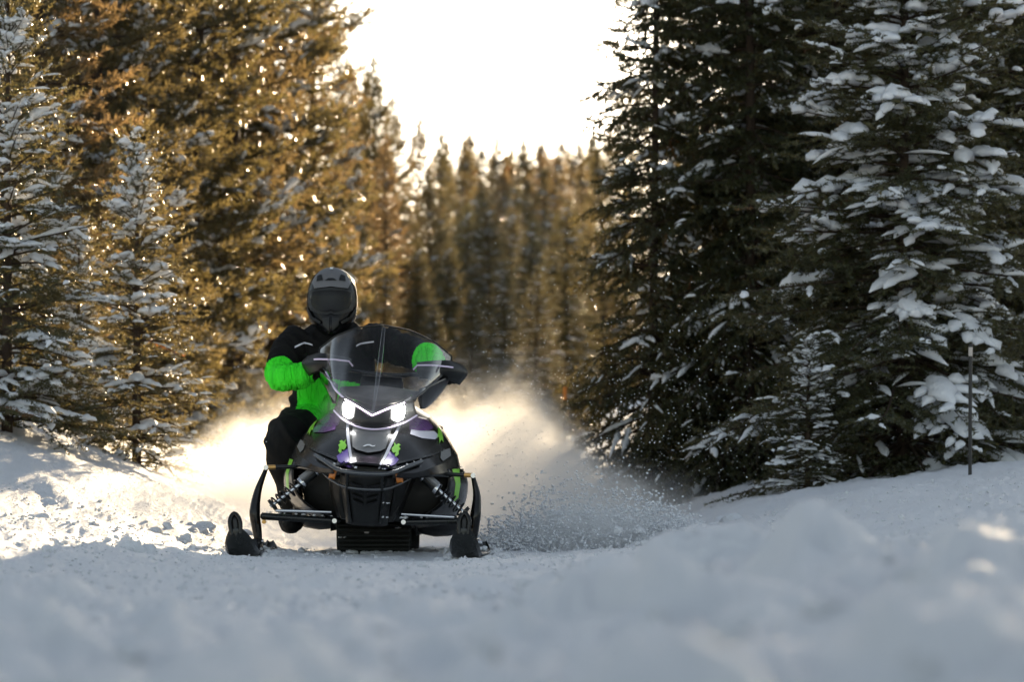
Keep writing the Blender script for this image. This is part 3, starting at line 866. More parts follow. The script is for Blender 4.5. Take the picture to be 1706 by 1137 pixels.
# swoosh emblem on the grey panel: a low arch with a long tail
sw = [(-.030, .543), (-.022, .550), (-.010, .556), (.004, .557), (.014, .552), (.022, .551), (.031, .555), (.028, .548), (.018, .545), (.010, .546), (.002, .550), (-.008, .549), (-.018, .544)]
drape('emblem', sw, HB, M['emblem'], cp_, MCH, off=0.016, maxe=.01)
for sgn in (-1, 1):
    f = (lambda q: q) if sgn > 0 else mir
    drape('white_blade', f([(.128, .700), (.140, .690), (.118, .600), (.098, .530), (.080, .480), (.068, .452), (.058, .452), (.072, .490), (.092, .56), (.112, .63)]), HB, M['white_decal'], hood, MCH, off=0.006)
    drape('purple_wedge', f([(.102, .536), (.128, .520), (.150, .497), (.137, .472), (.105, .455), (.072, .449), (.083, .478)]), HB, M['purple'], hood, MCH, off=0.007)
    # lime splash: ragged horned shape
    drape('lime_splash', f([(.108, .548), (.118, .562), (.116, .578), (.126, .566), (.137, .574), (.148, .566), (.140, .560), (.150, .548), (.143, .536), (.146, .52), (.134, .506), (.128, .518), (.132, .53), (.120, .525), (.112, .533)]), HB, M['green_decal'], hood, MCH, off=0.011, maxe=.012)
    drape('purple_patch', f([(.175, .728), (.245, .712), (.285, .672), (.270, .655), (.225, .640), (.178, .650), (.168, .69)]), HB, M['dark_purple'], hood, MCH, off=0.005)
    drape('pale_band', f([(.185, .652), (.225, .648), (.290, .652), (.318, .630), (.30, .610), (.24, .612), (.185, .628)]), HB, M['white_decal'] if sgn > 0 else M['dark_purple'], hood, MCH, off=0.006)  # right band paints in a blue-white reflection; left one is dark purple
    drape('lime_claw', f([(.300, .676), (.316, .662), (.330, .632), (.338, .598), (.327, .612), (.321, .592), (.316, .624), (.309, .618), (.307, .645)]), HB, M['green_decal'], hood, MCH, off=0.008, maxe=.015)
    # crease strip along the lower edge of the hood and raised shut line
    drape('shut_line', f([(.145, .482), (.22, .508), (.30, .535), (.345, .565), (.347, .557), (.302, .526), (.222, .498), (.147, .473)]), HB, M['black_metal'], hood, MCH, off=0.010)
    drape('side_vent', f([(.335, .555), (.372, .572), (.382, .535), (.352, .505), (.338, .52)]), HB, M['grey_panel'], hood, MCH, off=0.006)
# --- headlight pod
pod = [[Vector((x, y, z)) for x, y, z in r] for r in (
    [(-.205, .16, .735), (-.15, .045, .690), (-.075, -.045, .660), (0, -.07, .650), (.075, -.045, .660), (.15, .045, .690), (.205, .16, .735)],
    [(-.195, .15, .765), (-.15, .03, .725), (-.075, -.065, .695), (0, -.09, .685), (.075, -.065, .695), (.15, .03, .725), (.195, .15, .765)],
    [(-.185, .17, .800), (-.145, .05, .775), (-.075, -.04, .745), (0, -.07, .712), (.075, -.04, .745), (.145, .05, .775), (.185, .17, .800)],
    [(-.17, .26, .830), (-.14, .14, .800), (-.075, .05, .765), (0, .02, .735), (.075, .05, .765), (.14, .14, .800), (.17, .26, .830)])]
prow = grid_surf(pod, 4, 5)
hp = surf_mesh('headlight_pod', prow, M['black_gloss'], SLED, MCH, thick=0.006)
PB = bvh_rows(prow)
for sgn in (-1, 1):
    f = (lambda q: q) if sgn > 0 else mir
    bz = drape('headlight', f([(.082, .758), (.146, .768), (.150, .735), (.140, .704), (.105, .690), (.084, .700)]), PB, M['black_satin'], SLED, MCH, off=0.005, maxe=.015)
    drape('lens', f([(.090, .748), (.118, .760), (.144, .764), (.146, .738), (.136, .706), (.112, .694), (.096, .697)]), PB, M['lamp'], bz, MCH, off=0.011, maxe=.015)
led = tube('led_strip', [Vector((x, y - .012, z)) for x, y, z in ((-.148, .06, .786), (-.075, -.03, .752), (0, -.075, .712), (.075, -.03, .752), (.148, .06, .786))], .0032, M['led'], SLED, MCH, k=8)
tube('pod_rim', [Vector((x, y, z)) for x, y, z in ((-.207, .15, .728), (-.15, .035, .684), (-.075, -.055, .654), (0, -.08, .644), (.075, -.055, .654), (.15, .035, .684), (.207, .15, .728))], .005, M['trim_highlight'], hp, MCH, k=8, smooth=4)

# --- windshield
def ws(s, t, push=0.0):
    bx = np.interp(abs(s), [0, .33, .66, 1], [0, .146, .215, .285]); bz_ = np.interp(abs(s), [0, .33, .66, 1], [.718, .782, .835, .925]); by = np.interp(abs(s), [0, .33, .66, 1], [-.045, .085, .24, .50])
    tx = np.interp(abs(s), [0, .33, .66, 1], [0, .135, .250, .338]); tz_ = np.interp(abs(s), [0, .33, .66, 1], [1.178, 1.160, 1.115, 1.050]); ty = np.interp(abs(s), [0, .33, .66, 1], [.42, .46, .55, .68])
    x = bx + (tx - bx) * t + .02 * math.sin(math.pi * t); z = bz_ + (tz_ - bz_) * t
    y = by + (ty - by) * t + .055 * math.sin(math.pi * t) * (1 - .3 * abs(s))
    return Vector((math.copysign(x, s) if s else 0, y + push, z))
wrows = [[ws(s, t) for s in np.linspace(-1, 1, 33)] for t in np.linspace(0, 1, 17)]
wsh = surf_mesh('windshield', wrows, M['glass'], SLED, MCH, ang=60)
tube('top_edge', [ws(s, 1.0) for s in np.linspace(-1, 1, 33)], .0042, M['black_gloss'], wsh, MCH, k=8)
for sgn in (-1, 1):
    tube('side_edge', [ws(sgn, t) for t in np.linspace(0, 1, 9)], .004, M['black_gloss'], wsh, MCH, k=8)
    tube('base_edge', [ws(sgn * s, 0.0) for s in np.linspace(.3, 1, 12)], .006, M['trim_highlight'] if sgn < 0 else M['black_gloss'], wsh, MCH, k=8)
# raised centre spine of the shield
tube('center_rib', [ws(0, t, -.004) for t in np.linspace(0.02, .97, 12)], [.004, .010, .014, .012, .008], M['glass'], wsh, MCH, k=8)
# lower side deflectors and hand guards
for sgn in (-1, 1):
    def q(x, y, z): return Vector((sgn * x, y, z))
    fin = [[q(.205, .26, .86), q(.27, .40, .90), q(.335, .60, .945)], [q(.205, .28, .81), q(.265, .42, .845), q(.325, .62, .90)], [q(.215, .34, .765), q(.24, .42, .775), q(.275, .60, .82)]]
    surf_mesh('wind_deflector', grid_surf(fin, 4, 4), M['smoke_glass'] if sgn < 0 else M['black_gloss'], SLED, MCH, thick=0.006)
    hg = [[q(.17, .62, 1.005), q(.25, .57, 1.015), q(.33, .60, 1.022), q(.40, .70, 1.005)], [q(.17, .60, .965), q(.25, .54, .97), q(.34, .57, .975), q(.425, .68, .965)], [q(.19, .62, .925), q(.26, .57, .925), q(.33, .60, .925), q(.385, .70, .905)]]
    g = surf_mesh('hand_guard', grid_surf(hg, 4, 4), M['black_satin'], SLED, MCH, thick=0.007)
    tube('edge_highlight', [q(.155, .545, .965), q(.175, .53, .988), q(.25, .515, .992), q(.33, .545, .990), q(.355, .56, .988)], .0048, M['trim_highlight'], g, MCH, k=8)  # pale tube stands in for light reflecting off the guard's edge
# handlebar, riser, gauge, grips
tube('steering_post', [(0, .50, .78), (0, .68, .93)], .018, M['black_metal'], SLED, MCH)
tube('handlebar', [(-.36, .80, .925), (-.20, .72, .945), (-.08, .68, .935), (.08, .68, .935), (.20, .72, .945), (.36, .80, .925)], .011, M['black_metal'], SLED, MCH, smooth=4)
for sgn in (-1, 1):
    tube('grip', [(sgn * .235, .742, .943), (sgn * .36, .80, .925)], .017, M['rubber'], SLED, MCH)
    tube('brake_lever' if sgn > 0 else 'throttle_lever', [(sgn * .19, .69, .945), (sgn * .24, .69, .942), (sgn * .32, .74, .925)], .006, M['silver'], SLED, MCH)
gp = box('gauge_pod', (0, .52, .865), (.22, .10, .09), M['black_satin'], SLED, MCH, bev=.025, rot=Matrix.Rotation(R(-35), 3, 'X'))
box('gauge_visor', (0, .50, .915), (.20, .08, .012), M['black_gloss'], gp, MCH, bev=.005, rot=Matrix.Rotation(R(-10), 3, 'X'))
# dash cowl under the shield
cow = [[Vector((x, y, z)) for x, y, z in r] for r in ([(-.19, .28, .80), (-.10, .16, .79), (0, .10, .765), (.10, .16, .79), (.19, .28, .80)],
       [(-.20, .42, .85), (-.10, .36, .86), (0, .33, .865), (.10, .36, .86), (.20, .42, .85)], [(-.22, .62, .84), (-.10, .60, .84), (0, .60, .84), (.10, .60, .84), (.22, .62, .84)])]
surf_mesh('dash_cowl', grid_surf(cow, 4, 4), M['black_satin'], SLED, MCH, thick=.006)
# --- nose: lower front cover with chevron louvres
fc = [[Vector((x, y, z)) for x, y, z in r] for r in (
    [(-.135, -.16, .425), (-.10, -.27, .42), (0, -.30, .418), (.10, -.27, .42), (.135, -.16, .425)],
    [(-.125, -.12, .34), (-.09, -.23, .335), (0, -.26, .333), (.09, -.23, .335), (.125, -.12, .34)],
    [(-.11, -.06, .25), (-.08, -.15, .245), (0, -.18, .243), (.08, -.15, .245), (.11, -.06, .25)],
    [(-.10, .02, .175), (-.07, -.05, .17), (0, -.07, .168), (.07, -.05, .17), (.10, .02, .175)])]
frow = grid_surf(fc, 5, 4)
fcov = surf_mesh('front_cover', frow, M['black_satin'], SLED, MCH, thick=.006)
FB = bvh_rows(frow)
for i in range(4):
    zc = .372 - i * .027
    for sgn in (-1, 1):
        f = (lambda q: q) if sgn > 0 else mir
        drape('louvre', f([(.008, zc - .016), (.07 - .004 * i, zc + .004), (.07 - .004 * i, zc + .012), (.008, zc - .005)]), FB, M['black_gloss'], fcov, MCH, off=0.012, maxe=.02)
for sgn in (-1, 1):
    f = (lambda q: q) if sgn > 0 else mir
    drape('rib', f([(.085, .41), (.097, .41), (.070, .19), (.062, .19)]), FB, M['black_metal'], fcov, MCH, off=0.012, maxe=.03)
    # side skirts beside the cover
    surf_mesh('frame_gusset', grid_surf([[Vector((sgn * .13, -.10, .40)), Vector((sgn * .20, .0, .41))], [Vector((sgn * .125, -.06, .31)), Vector((sgn * .185, .04, .30))], [Vector((sgn * .11, .02, .2)), Vector((sgn * .15, .08, .2))]], 3, 3), M['black_satin'], SLED, MCH, thick=.008)
# intake below the nose
gr = box('grille', (0, -.245, .437), (.20, .03, .045), M['black_satin'], SLED, MCH, bev=.008)
for i in range(3): box('grille_bar', (0, -.266, .425 + i * .012), (.18, .008, .004), M['black_gloss'], gr, MCH, bev=.0015)
# --- front bumper
bp = tube('front_bumper', [(-.262, -.16, .500), (-.20, -.27, .470), (-.135, -.36, .437), (-.06, -.385, .426), (.06, -.385, .426), (.135, -.36, .437), (.20, -.27, .470), (.262, -.16, .500)], .0105, M['bumper'], SLED, MCH, smooth=3)
tube('lower_bar', [(-.255, -.16, .480), (-.225, -.20, .425), (-.13, -.30, .365), (-.05, -.325, .350), (.05, -.325, .350), (.13, -.30, .365), (.225, -.20, .425), (.255, -.16, .480)], .0075, M['bumper'], bp, MCH, smooth=3)
for sgn in (-1, 1):
    tube('bumper_brace', [(sgn * .085, -.375, .43), (sgn * .085, -.318, .352)], .009, M['black_metal'], bp, MCH)
    box('reflector_housing', (sgn * .165, -.235, .432), (.075, .03, .05), M['black_satin'], bp, MCH, bev=.008)
    rfl = [[Vector((sgn * .142, -.275, .438)), Vector((sgn * .178, -.262, .434))], [Vector((sgn * .152, -.270, .388)), Vector((sgn * .182, -.258, .392))]]
    surf_mesh('amber_reflector', grid_surf(rfl, 3, 3), M['orange'], SLED, MCH, thick=.006)

# --- front suspension, skis (each side at its own travel)
def side_susp(sgn, top, midp, bot, inner_up, arm_o, arm_i, tie_o, tie_i, sh_t, sh_b, ski_yaw, ski_roll, ski_x):
    # spindle leg: a curved blade
    blade = spl([top, ((top[0] + midp[0]) / 2 + sgn * .012, top[1] - .005, (top[2] + midp[2]) / 2), midp, ((midp[0] + bot[0]) / 2, midp[1], (midp[2] + bot[2]) / 2), bot], 5)
    rws = []
    n = len(blade)
    for i, p in enumerate(blade):
        t = i / (n - 1)
        w = np.interp(t, [0, .15, .5, .8, 1], [.011, .016, .027, .024, .018]); dpt = np.interp(t, [0, .5, 1], [.016, .035, .03])
        ring = [Vector((p.x + w * math.cos(a), p.y + dpt * math.sin(a), p.z)) for a in np.linspace(0, 2 * math.pi, 13)[:-1]]
        rws.append(ring)
    sp = surf_mesh('spindle', rws, M['black_gloss'], SLED, ID, close_v=True, caps=True)
    tube('ball_joint', [(top[0], top[1] - .02, top[2] + .008), (top[0], top[1] + .02, top[2] + .008)], .013, M['silver'], sp)
    # upper arm with pinch end
    up = tube('upper_arm', [(top[0], top[1], top[2] + .008), inner_up], .0105, M['black_metal'], SLED)
    tube('rod_end', [(top[0], top[1], top[2] + .008), tuple(Vector((top[0], top[1], top[2] + .008)).lerp(Vector(inner_up), .16))], .0125, M['orange_bolt'], up)
    tube('upper_arm', [(top[0], top[1], top[2] + .006), (inner_up[0], inner_up[1] + .28, inner_up[2])], .009, M['black_metal'], SLED)
    # lower A-arm: two legs
    la = tube('lower_arm', [arm_o, arm_i], [.019, .015], M['black_metal'], SLED)
    tube('rear_leg', [arm_o, (arm_i[0], arm_i[1] + .28, arm_i[2])], .014, M['black_metal'], la)
    tube('pivot_bolt', [(arm_i[0] + sgn * .01, arm_i[1] - .03, arm_i[2]), (arm_i[0] + sgn * .01, arm_i[1] + .02, arm_i[2])], .012, M['silver'], la)
    tube('pivot_bolt', [(arm_o[0] - sgn * .012, arm_o[1] - .03, arm_o[2] - .028), (arm_o[0] - sgn * .012, arm_o[1] + .02, arm_o[2] - .028)], .010, M['orange_bolt'], la)
    tube('tie_rod', [tie_o, tie_i], .0075, M['silver'], SLED)
    # shock absorber with coil spring
    a, b = Vector(sh_t), Vector(sh_b); d = (b - a)
    sh = tube('shock', [a, a + d * .36], .024, M['black_metal'], SLED)
    tube('collar', [a + d * .02, a + d * .05], .027, M['silver'], sh); tube('collar', [a + d * .30, a + d * .36], .030, M['silver'], sh)
    tube('damper_rod', [a + d * .3, b], .009, M['silver'], sh)
    tube('reservoir', [a + Vector((sgn * .012, -.035, .012)) + d * .02, a + Vector((sgn * .012, -.035, .012)) + d * .30], .016, M['grey_panel'], sh)
    ax = d.normalized(); s1 = ax.cross(Vector((0, 1, 0))).normalized(); s2 = ax.cross(s1)
    turns = 6.0; hel = []
    for i in range(int(turns * 14) + 1):
        t = i / (turns * 14); an = 2 * math.pi * turns * t
        hel.append(a + d * (.34 + .60 * t ** .92) + (s1 * math.cos(an) + s2 * math.sin(an)) * .031)
    tube('spring', hel, .0046, M['black_gloss'], sh, k=7)
    tube('spring_seat', [a + d * .93, a + d * .98], .033, M['black_satin'], sh)
    # ski
    rot = Matrix.Translation((ski_x, 0, 0)) @ Matrix.Rotation(R(ski_yaw), 4, 'Z') @ Matrix.Rotation(R(ski_roll), 4, 'Y')
    prof = [(-.60, .142, .022), (-.592, .128, .036), (-.575, .104, .053), (-.545, .072, .068), (-.49, .038, .075), (-.40, .016, .077), (-.25, .012, .075), (.0, .008, .073), (.3, .010, .066), (.42, .03, .05), (.47, .06, .03)]
    rws = []
    for y, z, w in prof:
        ring = [Vector((-w, y, z + .026)), Vector((-w * .86, y, z + .006)), Vector((-w * .35, y, z)), Vector((0, y, z - .012)), Vector((w * .35, y, z)), Vector((w * .86, y, z + .006)), Vector((w, y, z + .026)),
                Vector((w * .8, y + .006, z + .022)), Vector((w * .3, y + .006, z + .020)), Vector((0, y + .006, z + .03)), Vector((-w * .3, y + .006, z + .020)), Vector((-w * .8, y + .006, z + .022))]
        rws.append(ring)
    rws = [[c for c in r] for r in zip(*[spl([r[j] for r in rws], 3) for j in range(12)])]
    ski = surf_mesh('ski', rws, M['dusted_black'], SLED, rot, close_v=True, caps=True)
    tube('ski_loop', [(-.020, -.592, .135), (-.024, -.585, .200), (0, -.575, .236), (.024, -.585, .200), (.020, -.592, .135)], .011, M['black_gloss'], ski, rot, smooth=4)
    surf_mesh('loop_web', grid_surf([[Vector((-.014, -.590, .15)), Vector((.014, -.590, .15))], [Vector((-.014, -.578, .225)), Vector((.014, -.578, .225))]], 3, 3), M['black_satin'], ski, rot, thick=.006)
    box('ski_saddle', (0, .0, .06), (.05, .16, .09), M['black_metal'], ski, rot, bev=.01, taper=(1.3, 1.4))
    tube('saddle_bolt', [(-.045, 0, .085), (.045, 0, .085)], .011, M['silver'], ski, rot)
    return ski
side_susp(-1, (-.518, .02, .448), (-.572, .0, .235), (-.552, 0, .075), (-.24, .10, .462), (-.535, -.03, .215), (-.165, -.03, .192), (-.465, -.06, .243), (-.19, -.06, .236), (-.262, -.02, .440), (-.492, -.05, .262), -4, -8, -.560)
side_susp(1, (.508, .02, .408), (.520, .0, .225), (.505, 0, .075), (.245, .10, .428), (.500, -.03, .192), (.155, -.03, .186), (.415, -.06, .210), (.155, -.06, .226), (.258, -.02, .412), (.475, -.05, .225), -4, 2, .505)

# --- track, tunnel, running boards, seat
tr_pts = [(.62, .02), (.50, .10), (.52, .19), (.62, .27), (1.0, .31), (1.7, .33), (2.15, .30), (2.27, .20), (2.20, .07), (2.05, .02), (1.4, .012), (.9, .010)]
path = spl([(0, y, z) for y, z in tr_pts], 10, True)
rws = []
for w in (-.19, -.188, .188, .19):
    rws.append([Vector((w, p.y, p.z + .0)) for p in path])
trk = surf_mesh('track', [list(r) for r in zip(*rws)] + [[r[0] for r in rws]], M['rubber'], SLED, ID, thick=.012)
LUG = None
for i in range(0, len(path), 2):
    p = path[i]; tn = (path[(i + 1) % len(path)] - path[i - 1]).normalized(); nrm = Vector((0, -tn.z, tn.y))
    cen = Vector((0, sum(q_.y for q_ in path) / len(path), .16))
    if nrm.dot(p - cen) < 0: nrm = -nrm
    if p.z < .03 and p.y > .7: continue
    if LUG is None:
        bm = bmesh.new(); bmesh.ops.create_cube(bm, size=1); bm.transform(Matrix.Diagonal((.36, .012, .034, 1)))
        bmesh.ops.bevel(bm, geom=list(bm.edges), offset=.003, segments=1, affect='EDGES')
        LUG = bpy.data.meshes.new('lug'); bm.to_mesh(LUG); bm.free(); LUG.materials.append(M['rubber'])
    o = bpy.data.objects.new('lug', LUG); col.objects.link(o); o.parent = trk
    o.matrix_local = Matrix.Translation(p + nrm * .017) @ Matrix(((1, 0, 0), (0, tn.y, nrm.y), (0, tn.z, nrm.z))).to_4x4()
tun = [[Vector((x, y, z)) for x, z in ((-.215, .12), (-.215, .36), (-.19, .38), (.19, .38), (.215, .36), (.215, .12))] for y in (.55, 1.2, 2.3)]
surf_mesh('tunnel', tun, M['black_metal'], SLED, MCH, thick=.006, ang=30)
for sgn in (-1, 1):
    rb = [[Vector((sgn * .20, y, .185 + dz)), Vector((sgn * .30, y, .165 + dz)), Vector((sgn * w, y, .185 + dz)), Vector((sgn * w, y, .205 + dz))] for y, w, dz in ((.55, .40, .06), (.75, .42, -.03), (1.1, .42, -.04), (1.9, .38, -.02))]
    surf_mesh('running_board', grid_surf(rb, 4, 2), M['black_satin'], SLED, MCH, thick=.014, ang=30)
seat = [[Vector((x, y, z)) for x, z in ((-.17, .40), (-.165, zt - .06), (-.12, zt - .01), (0, zt), (.12, zt - .01), (.165, zt - .06), (.17, .40))] for y, zt in ((.72, .74), (.95, .70), (1.25, .66), (1.6, .67), (1.85, .64), (1.92, .50))]
surf_mesh('seat', grid_surf(seat, 4, 3), M['black_satin'], SLED, MCH, thick=.01)
sf = box('snow_flap', (0, 2.36, .24), (.40, .02, .28), M['rubber'], SLED, MCH, bev=.006, rot=Matrix.Rotation(R(20), 3, 'X'))

rs = np.random.RandomState(77)
it = []
def stick(a, b, n, r0, r1, up=.008):
    for _ in range(n):
        q_ = Vector(a).lerp(Vector(b), rs.rand()); it.append((q_.x + rs.normal(0, .006), q_.y + rs.normal(0, .006), q_.z + up, rs.uniform(r0, r1)))
stick((-.52, -.03, .228), (-.17, -.03, .206), 9, .004, .009); stick((.49, -.03, .206), (.16, -.03, .200), 9, .004, .009)
stick((-.13, -.36, .45), (.13, -.36, .437), 3, .003, .006); stick((-.25, -.17, .50), (-.14, -.34, .455), 3, .003, .006); stick((.25, -.17, .485), (.14, -.34, .445), 3, .003, .006)
for sx in (-.575, .512):
    stick((sx - .05, -.45, .06), (sx + .05, .2, .05), 26, .008, .022, 0); stick((sx, -.5, .09), (sx, -.2, .04), 10, .006, .014, .01)
stick((-.19, .52, .02), (.19, .52, .02), 30, .010, .026, 0); stick((-.18, .50, .10), (.18, .50, .16), 18, .005, .012, 0)
stick((-.40, .6, .19), (-.22, 1.0, .17), 14, .006, .014); stick((.40, .6, .16), (.22, 1.0, .15), 14, .006, .014)
stick((-.10, -.20, .30), (.10, -.20, .28), 12, .003, .007, 0); stick((-.09, -.12, .22), (.09, -.12, .21), 12, .003, .008, 0)
Vp, Fp = blobs(it, 2, rs, rough=.35, squash=.7)
tag(mesh_np('packed_snow', Vp, Fp, M['snow_load'], SLED), kind='stuff')

# ------------------------------------------------------------------ rider
def ring_tube(path, k=16):
    """path: list of (x,y,z, rx, ry or None); cross-section perpendicular to the path"""
    V, F = [], []
    P_ = [Vector(p[:3]) for p in path]; n = len(P_); prev = None
    for i, p in enumerate(path):
        t = (P_[min(n - 1, i + 1)] - P_[max(0, i - 1)]).normalized()
        if prev is None: s = t.cross(Vector((0, 1, 0)) if abs(t.y) < .9 else Vector((0, 0, 1))).normalized()
        else: s = (prev - t * prev.dot(t)).normalized()
        prev = s; u = s.cross(t)
        rx = p[3]; ry = p[4] if len(p) > 4 else rx
        for j in range(k):
            a = 2 * math.pi * j / k
            V.append(P_[i] + s * math.cos(a) * rx + u * math.sin(a) * ry)
    for i in range(n - 1):
        for j in range(k):
            F.append((i * k + j, i * k + (j + 1) % k, (i + 1) * k + (j + 1) % k, (i + 1) * k + j))
    F.append(tuple(range(k - 1, -1, -1))); F.append(tuple((n - 1) * k + j for j in range(k)))
    return V, F
def dense(path, n=5):
    pts = spl([p[:3] for p in path], n)
    tt = np.linspace(0, 1, len(path)); t2 = np.linspace(0, 1, len(pts))
    a = np.interp(t2, tt, [p[3] for p in path]); b = np.interp(t2, tt, [(p[4] if len(p) > 4 else p[3]) for p in path])
    out = [(*q, x, y) for q, x, y in zip(pts, a, b)]
    return out

GRIP = {s: (MCH @ Vector((s * .30, .772, .934))) for s in (-1, 1)}
parts = []
torso = [(-.285, 1.28, .60, .17, .14), (-.285, 1.26, .67, .195, .15), (-.285, 1.23, .73, .205, .15), (-.28, 1.20, .80, .185, .135), (-.265, 1.16, .90, .195, .13), (-.25, 1.13, 1.0, .225, .135), (-.24, 1.11, 1.08, .235, .13), (-.235, 1.10, 1.14, .215, .115), (-.235, 1.09, 1.185, .15, .095), (-.235, 1.07, 1.225, .085, .08), (-.24, 1.06, 1.28, .075, .075)]
parts.append(ring_tube(dense(torso, 4), 24))
hl = GRIP[-1]; hr = GRIP[1]
AL = [(-.40, 1.10, 1.13, .095), (-.465, 1.05, 1.06, .090), (-.500, .98, .985, .074), (-.505, .90, .930, .070), (-.44, .83, .925, .068), (-.375, .785, .935, .060), (hl.x - .055, hl.y + .035, hl.z + .025, .052)]
AR = [(-.07, 1.10, 1.13, .095), (.04, 1.06, 1.10, .090), (.15, 1.00, 1.065, .080), (.245, .93, 1.03, .078), (.275, .87, 1.005, .074), (.285, .82, .985, .066), (hr.x - .01, hr.y + .05, hr.z + .03, .050)]
parts.append(ring_tube(dense(AL), 18)); parts.append(ring_tube(dense(AR), 18))
# legs and boots
LL = [(-.33, 1.26, .68, .13), (-.40, 1.02, .665, .120), (-.455, .82, .625, .105), (-.470, .71, .57, .093), (-.462, .73, .47, .083), (-.445, .79, .36, .076), (-.435, .83, .25, .066)]
RL = [(-.20, 1.26, .68, .13), (.02, 1.05, .665, .118), (.22, .88, .62, .100), (.29, .80, .56, .088), (.31, .83, .46, .08), (.325, .86, .36, .074), (.33, .88, .25, .064)]
for Lg in (LL, RL):
    parts.append(ring_tube(dense(Lg), 18))
    x, y, z = Lg[-1][:3]
    parts.append(ring_tube(dense([(x, y + .07, z - .055, .052, .05), (x, y, z - .055, .058, .055), (x, y - .09, z - .075, .054, .045), (x, y - .17, z - .085, .045, .035), (x, y - .20, z - .085, .02, .02)]), 14))
# gloved hands closed round the grips: palm, four fingers, thumb
for s, g in ((-1, hl), (1, hr)):
    wr = Vector(AL[-1][:3] if s < 0 else AR[-1][:3])
    kn = g + Vector((0, -.012, .038))
    parts.append(ring_tube(dense([(wr.x, wr.y, wr.z, .045, .04), ((wr.x + g.x) / 2, (wr.y + g.y) / 2 + .005, wr.z * .5 + (g.z + .035) * .5, .046, .034), (kn.x, kn.y, kn.z, .044, .026)]), 14))
    for i in range(4):
        ox = (-.034 + i * .0225); ln = (1.0, 1.1, 1.05, .85)[i if s < 0 else 3 - i]
        b = g + Vector((ox, -.006 * abs(ox) / .03, 0))
        parts.append(ring_tube(dense([(b.x, b.y - .005, b.z + .036, .0135), (b.x, b.y - .032, b.z + .032 , .0135), (b.x, b.y - .042 * ln, b.z + .006, .0125), (b.x, b.y - .034 * ln, b.z - .020, .0115), (b.x, b.y - .014, b.z - .030, .010)], 4), 10))
    tx = -s
    parts.append(ring_tube(dense([(wr.x * .4 + g.x * .6 + tx * .02, g.y + .02, g.z + .02, .017), (g.x + tx * .052, g.y - .004, g.z + .004, .015), (g.x + tx * .060, g.y - .030, g.z - .006, .013), (g.x + tx * .055, g.y - .044, g.z - .012, .010)], 4), 10))
V, F = [], []
for v, f in parts:
    o_ = len(V); V += v; F += [tuple(i + o_ for i in q) for q in f]
tmp = mesh_py('tmp', V, F)
md = tmp.modifiers.new('r', 'REMESH'); md.mode = 'VOXEL'; md.voxel_size = 0.0075
md2 = tmp.modifiers.new('s', 'SMOOTH'); md2.factor = 0.5; md2.iterations = 4
dg = bpy.context.evaluated_depsgraph_get()
me = bpy.data.meshes.new_from_object(tmp.evaluated_get(dg))
bpy.data.objects.remove(tmp)
me.name = 'person'
me.materials.clear()
for k in ('jacket', 'green_cloth', 'pants', 'glove'): me.materials.append(M[k])
def seg_d(p, a, b):
    a, b = Vector(a), Vector(b); ab = b - a; t = max(0, min(1, (p - a).dot(ab) / ab.length_squared)); return (p - (a + ab * t)).length, t
def arm_info(p, A):
    best = (9, 0)
    for i in range(len(A) - 1):
        d, t = seg_d(p, A[i][:3], A[i + 1][:3])
        if d < best[0]: best = (d, i + t)
    return best
def region(c):
    for A, g in ((AL, hl), (AR, hr)):
        if (c - g).length < .085 or arm_info(c, A)[1] > 5.75 and arm_info(c, A)[0] < .09: 
            return 3
        d, t = arm_info(c, A)
        if d < .105 and t > (2.15 if A is AL else 2.85) and not (c.y > 1.02): return 1
    if c.z < .66 + .12 * max(0, (1.15 - c.y)) or (c.z < .70 and c.y < 1.0): return 2
    if c.y < 1.12 and c.z < .925 + (c.x + .28) * -.15 and c.z > .688 and c.x > -.425 and c.y > .93: return 1
    return 0
# folds in the cloth
co = np.empty(len(me.vertices) * 3, dtype=np.float32); me.vertices.foreach_get('co', co); co = co.reshape(-1, 3)
no = np.empty(len(me.vertices) * 3, dtype=np.float32); me.vertices.foreach_get('normal', no); no = no.reshape(-1, 3)
disp = np.zeros(len(co))
for i in range(len(co)):
    p = Vector(co[i])
    hand = (p - hl).length < .085 or (p - hr).length < .085
    if hand: continue
    f = 0
    for A in (AL, AR):
        d, t = arm_info(p, A)
        if d < .11:
            w = mnoise.noise(Vector((t * 3.2 + p.z * 9, p.x * 5, p.y * 5)))
            f = .013 * (1 - min(1, abs(w) * 3.0)) - .004
    if f == 0:
        w = mnoise.noise(Vector((p.x * 7, p.y * 4, p.z * 9 + p.x * 6)))
        f = .020 * (1 - min(1, abs(w) * 2.6)) - .006
    disp[i] = f + .003 * mnoise.noise(p * 30)
co2 = co + no * disp[:, None]
me.vertices.foreach_set('co', co2.astype(np.float32).ravel())
mi = [region(p.center) for p in me.polygons]
me.polygons.foreach_set('material_index', mi)
me.update(); me.shade_smooth()
PERSON = bpy.data.objects.new('person', me); col.objects.link(PERSON); PERSON.location = SLED.location
tag(PERSON, 'person in black and lime jacket and dark helmet riding the snowmobile', 'person')
bvp = BVHTree.FromPolygons([v.co for v in me.vertices], [tuple(p.vertices) for p in me.polygons])
for nm, poly in (('chest_piping', [(-.432, 1.088), (-.41, 1.100), (-.385, 1.112), (-.36, 1.108), (-.338, 1.100), (-.338, 1.093), (-.36, 1.100), (-.385, 1.103), (-.408, 1.092), (-.432, 1.079)]),
                 ('chest_piping', [(-.115, 1.095), (-.09, 1.108), (-.06, 1.112), (-.02, 1.116), (-.02, 1.109), (-.06, 1.104), (-.09, 1.100), (-.115, 1.087)])):
    drape(nm, poly, bvp, M['white_decal'], PERSON, off=.004, maxe=.02)

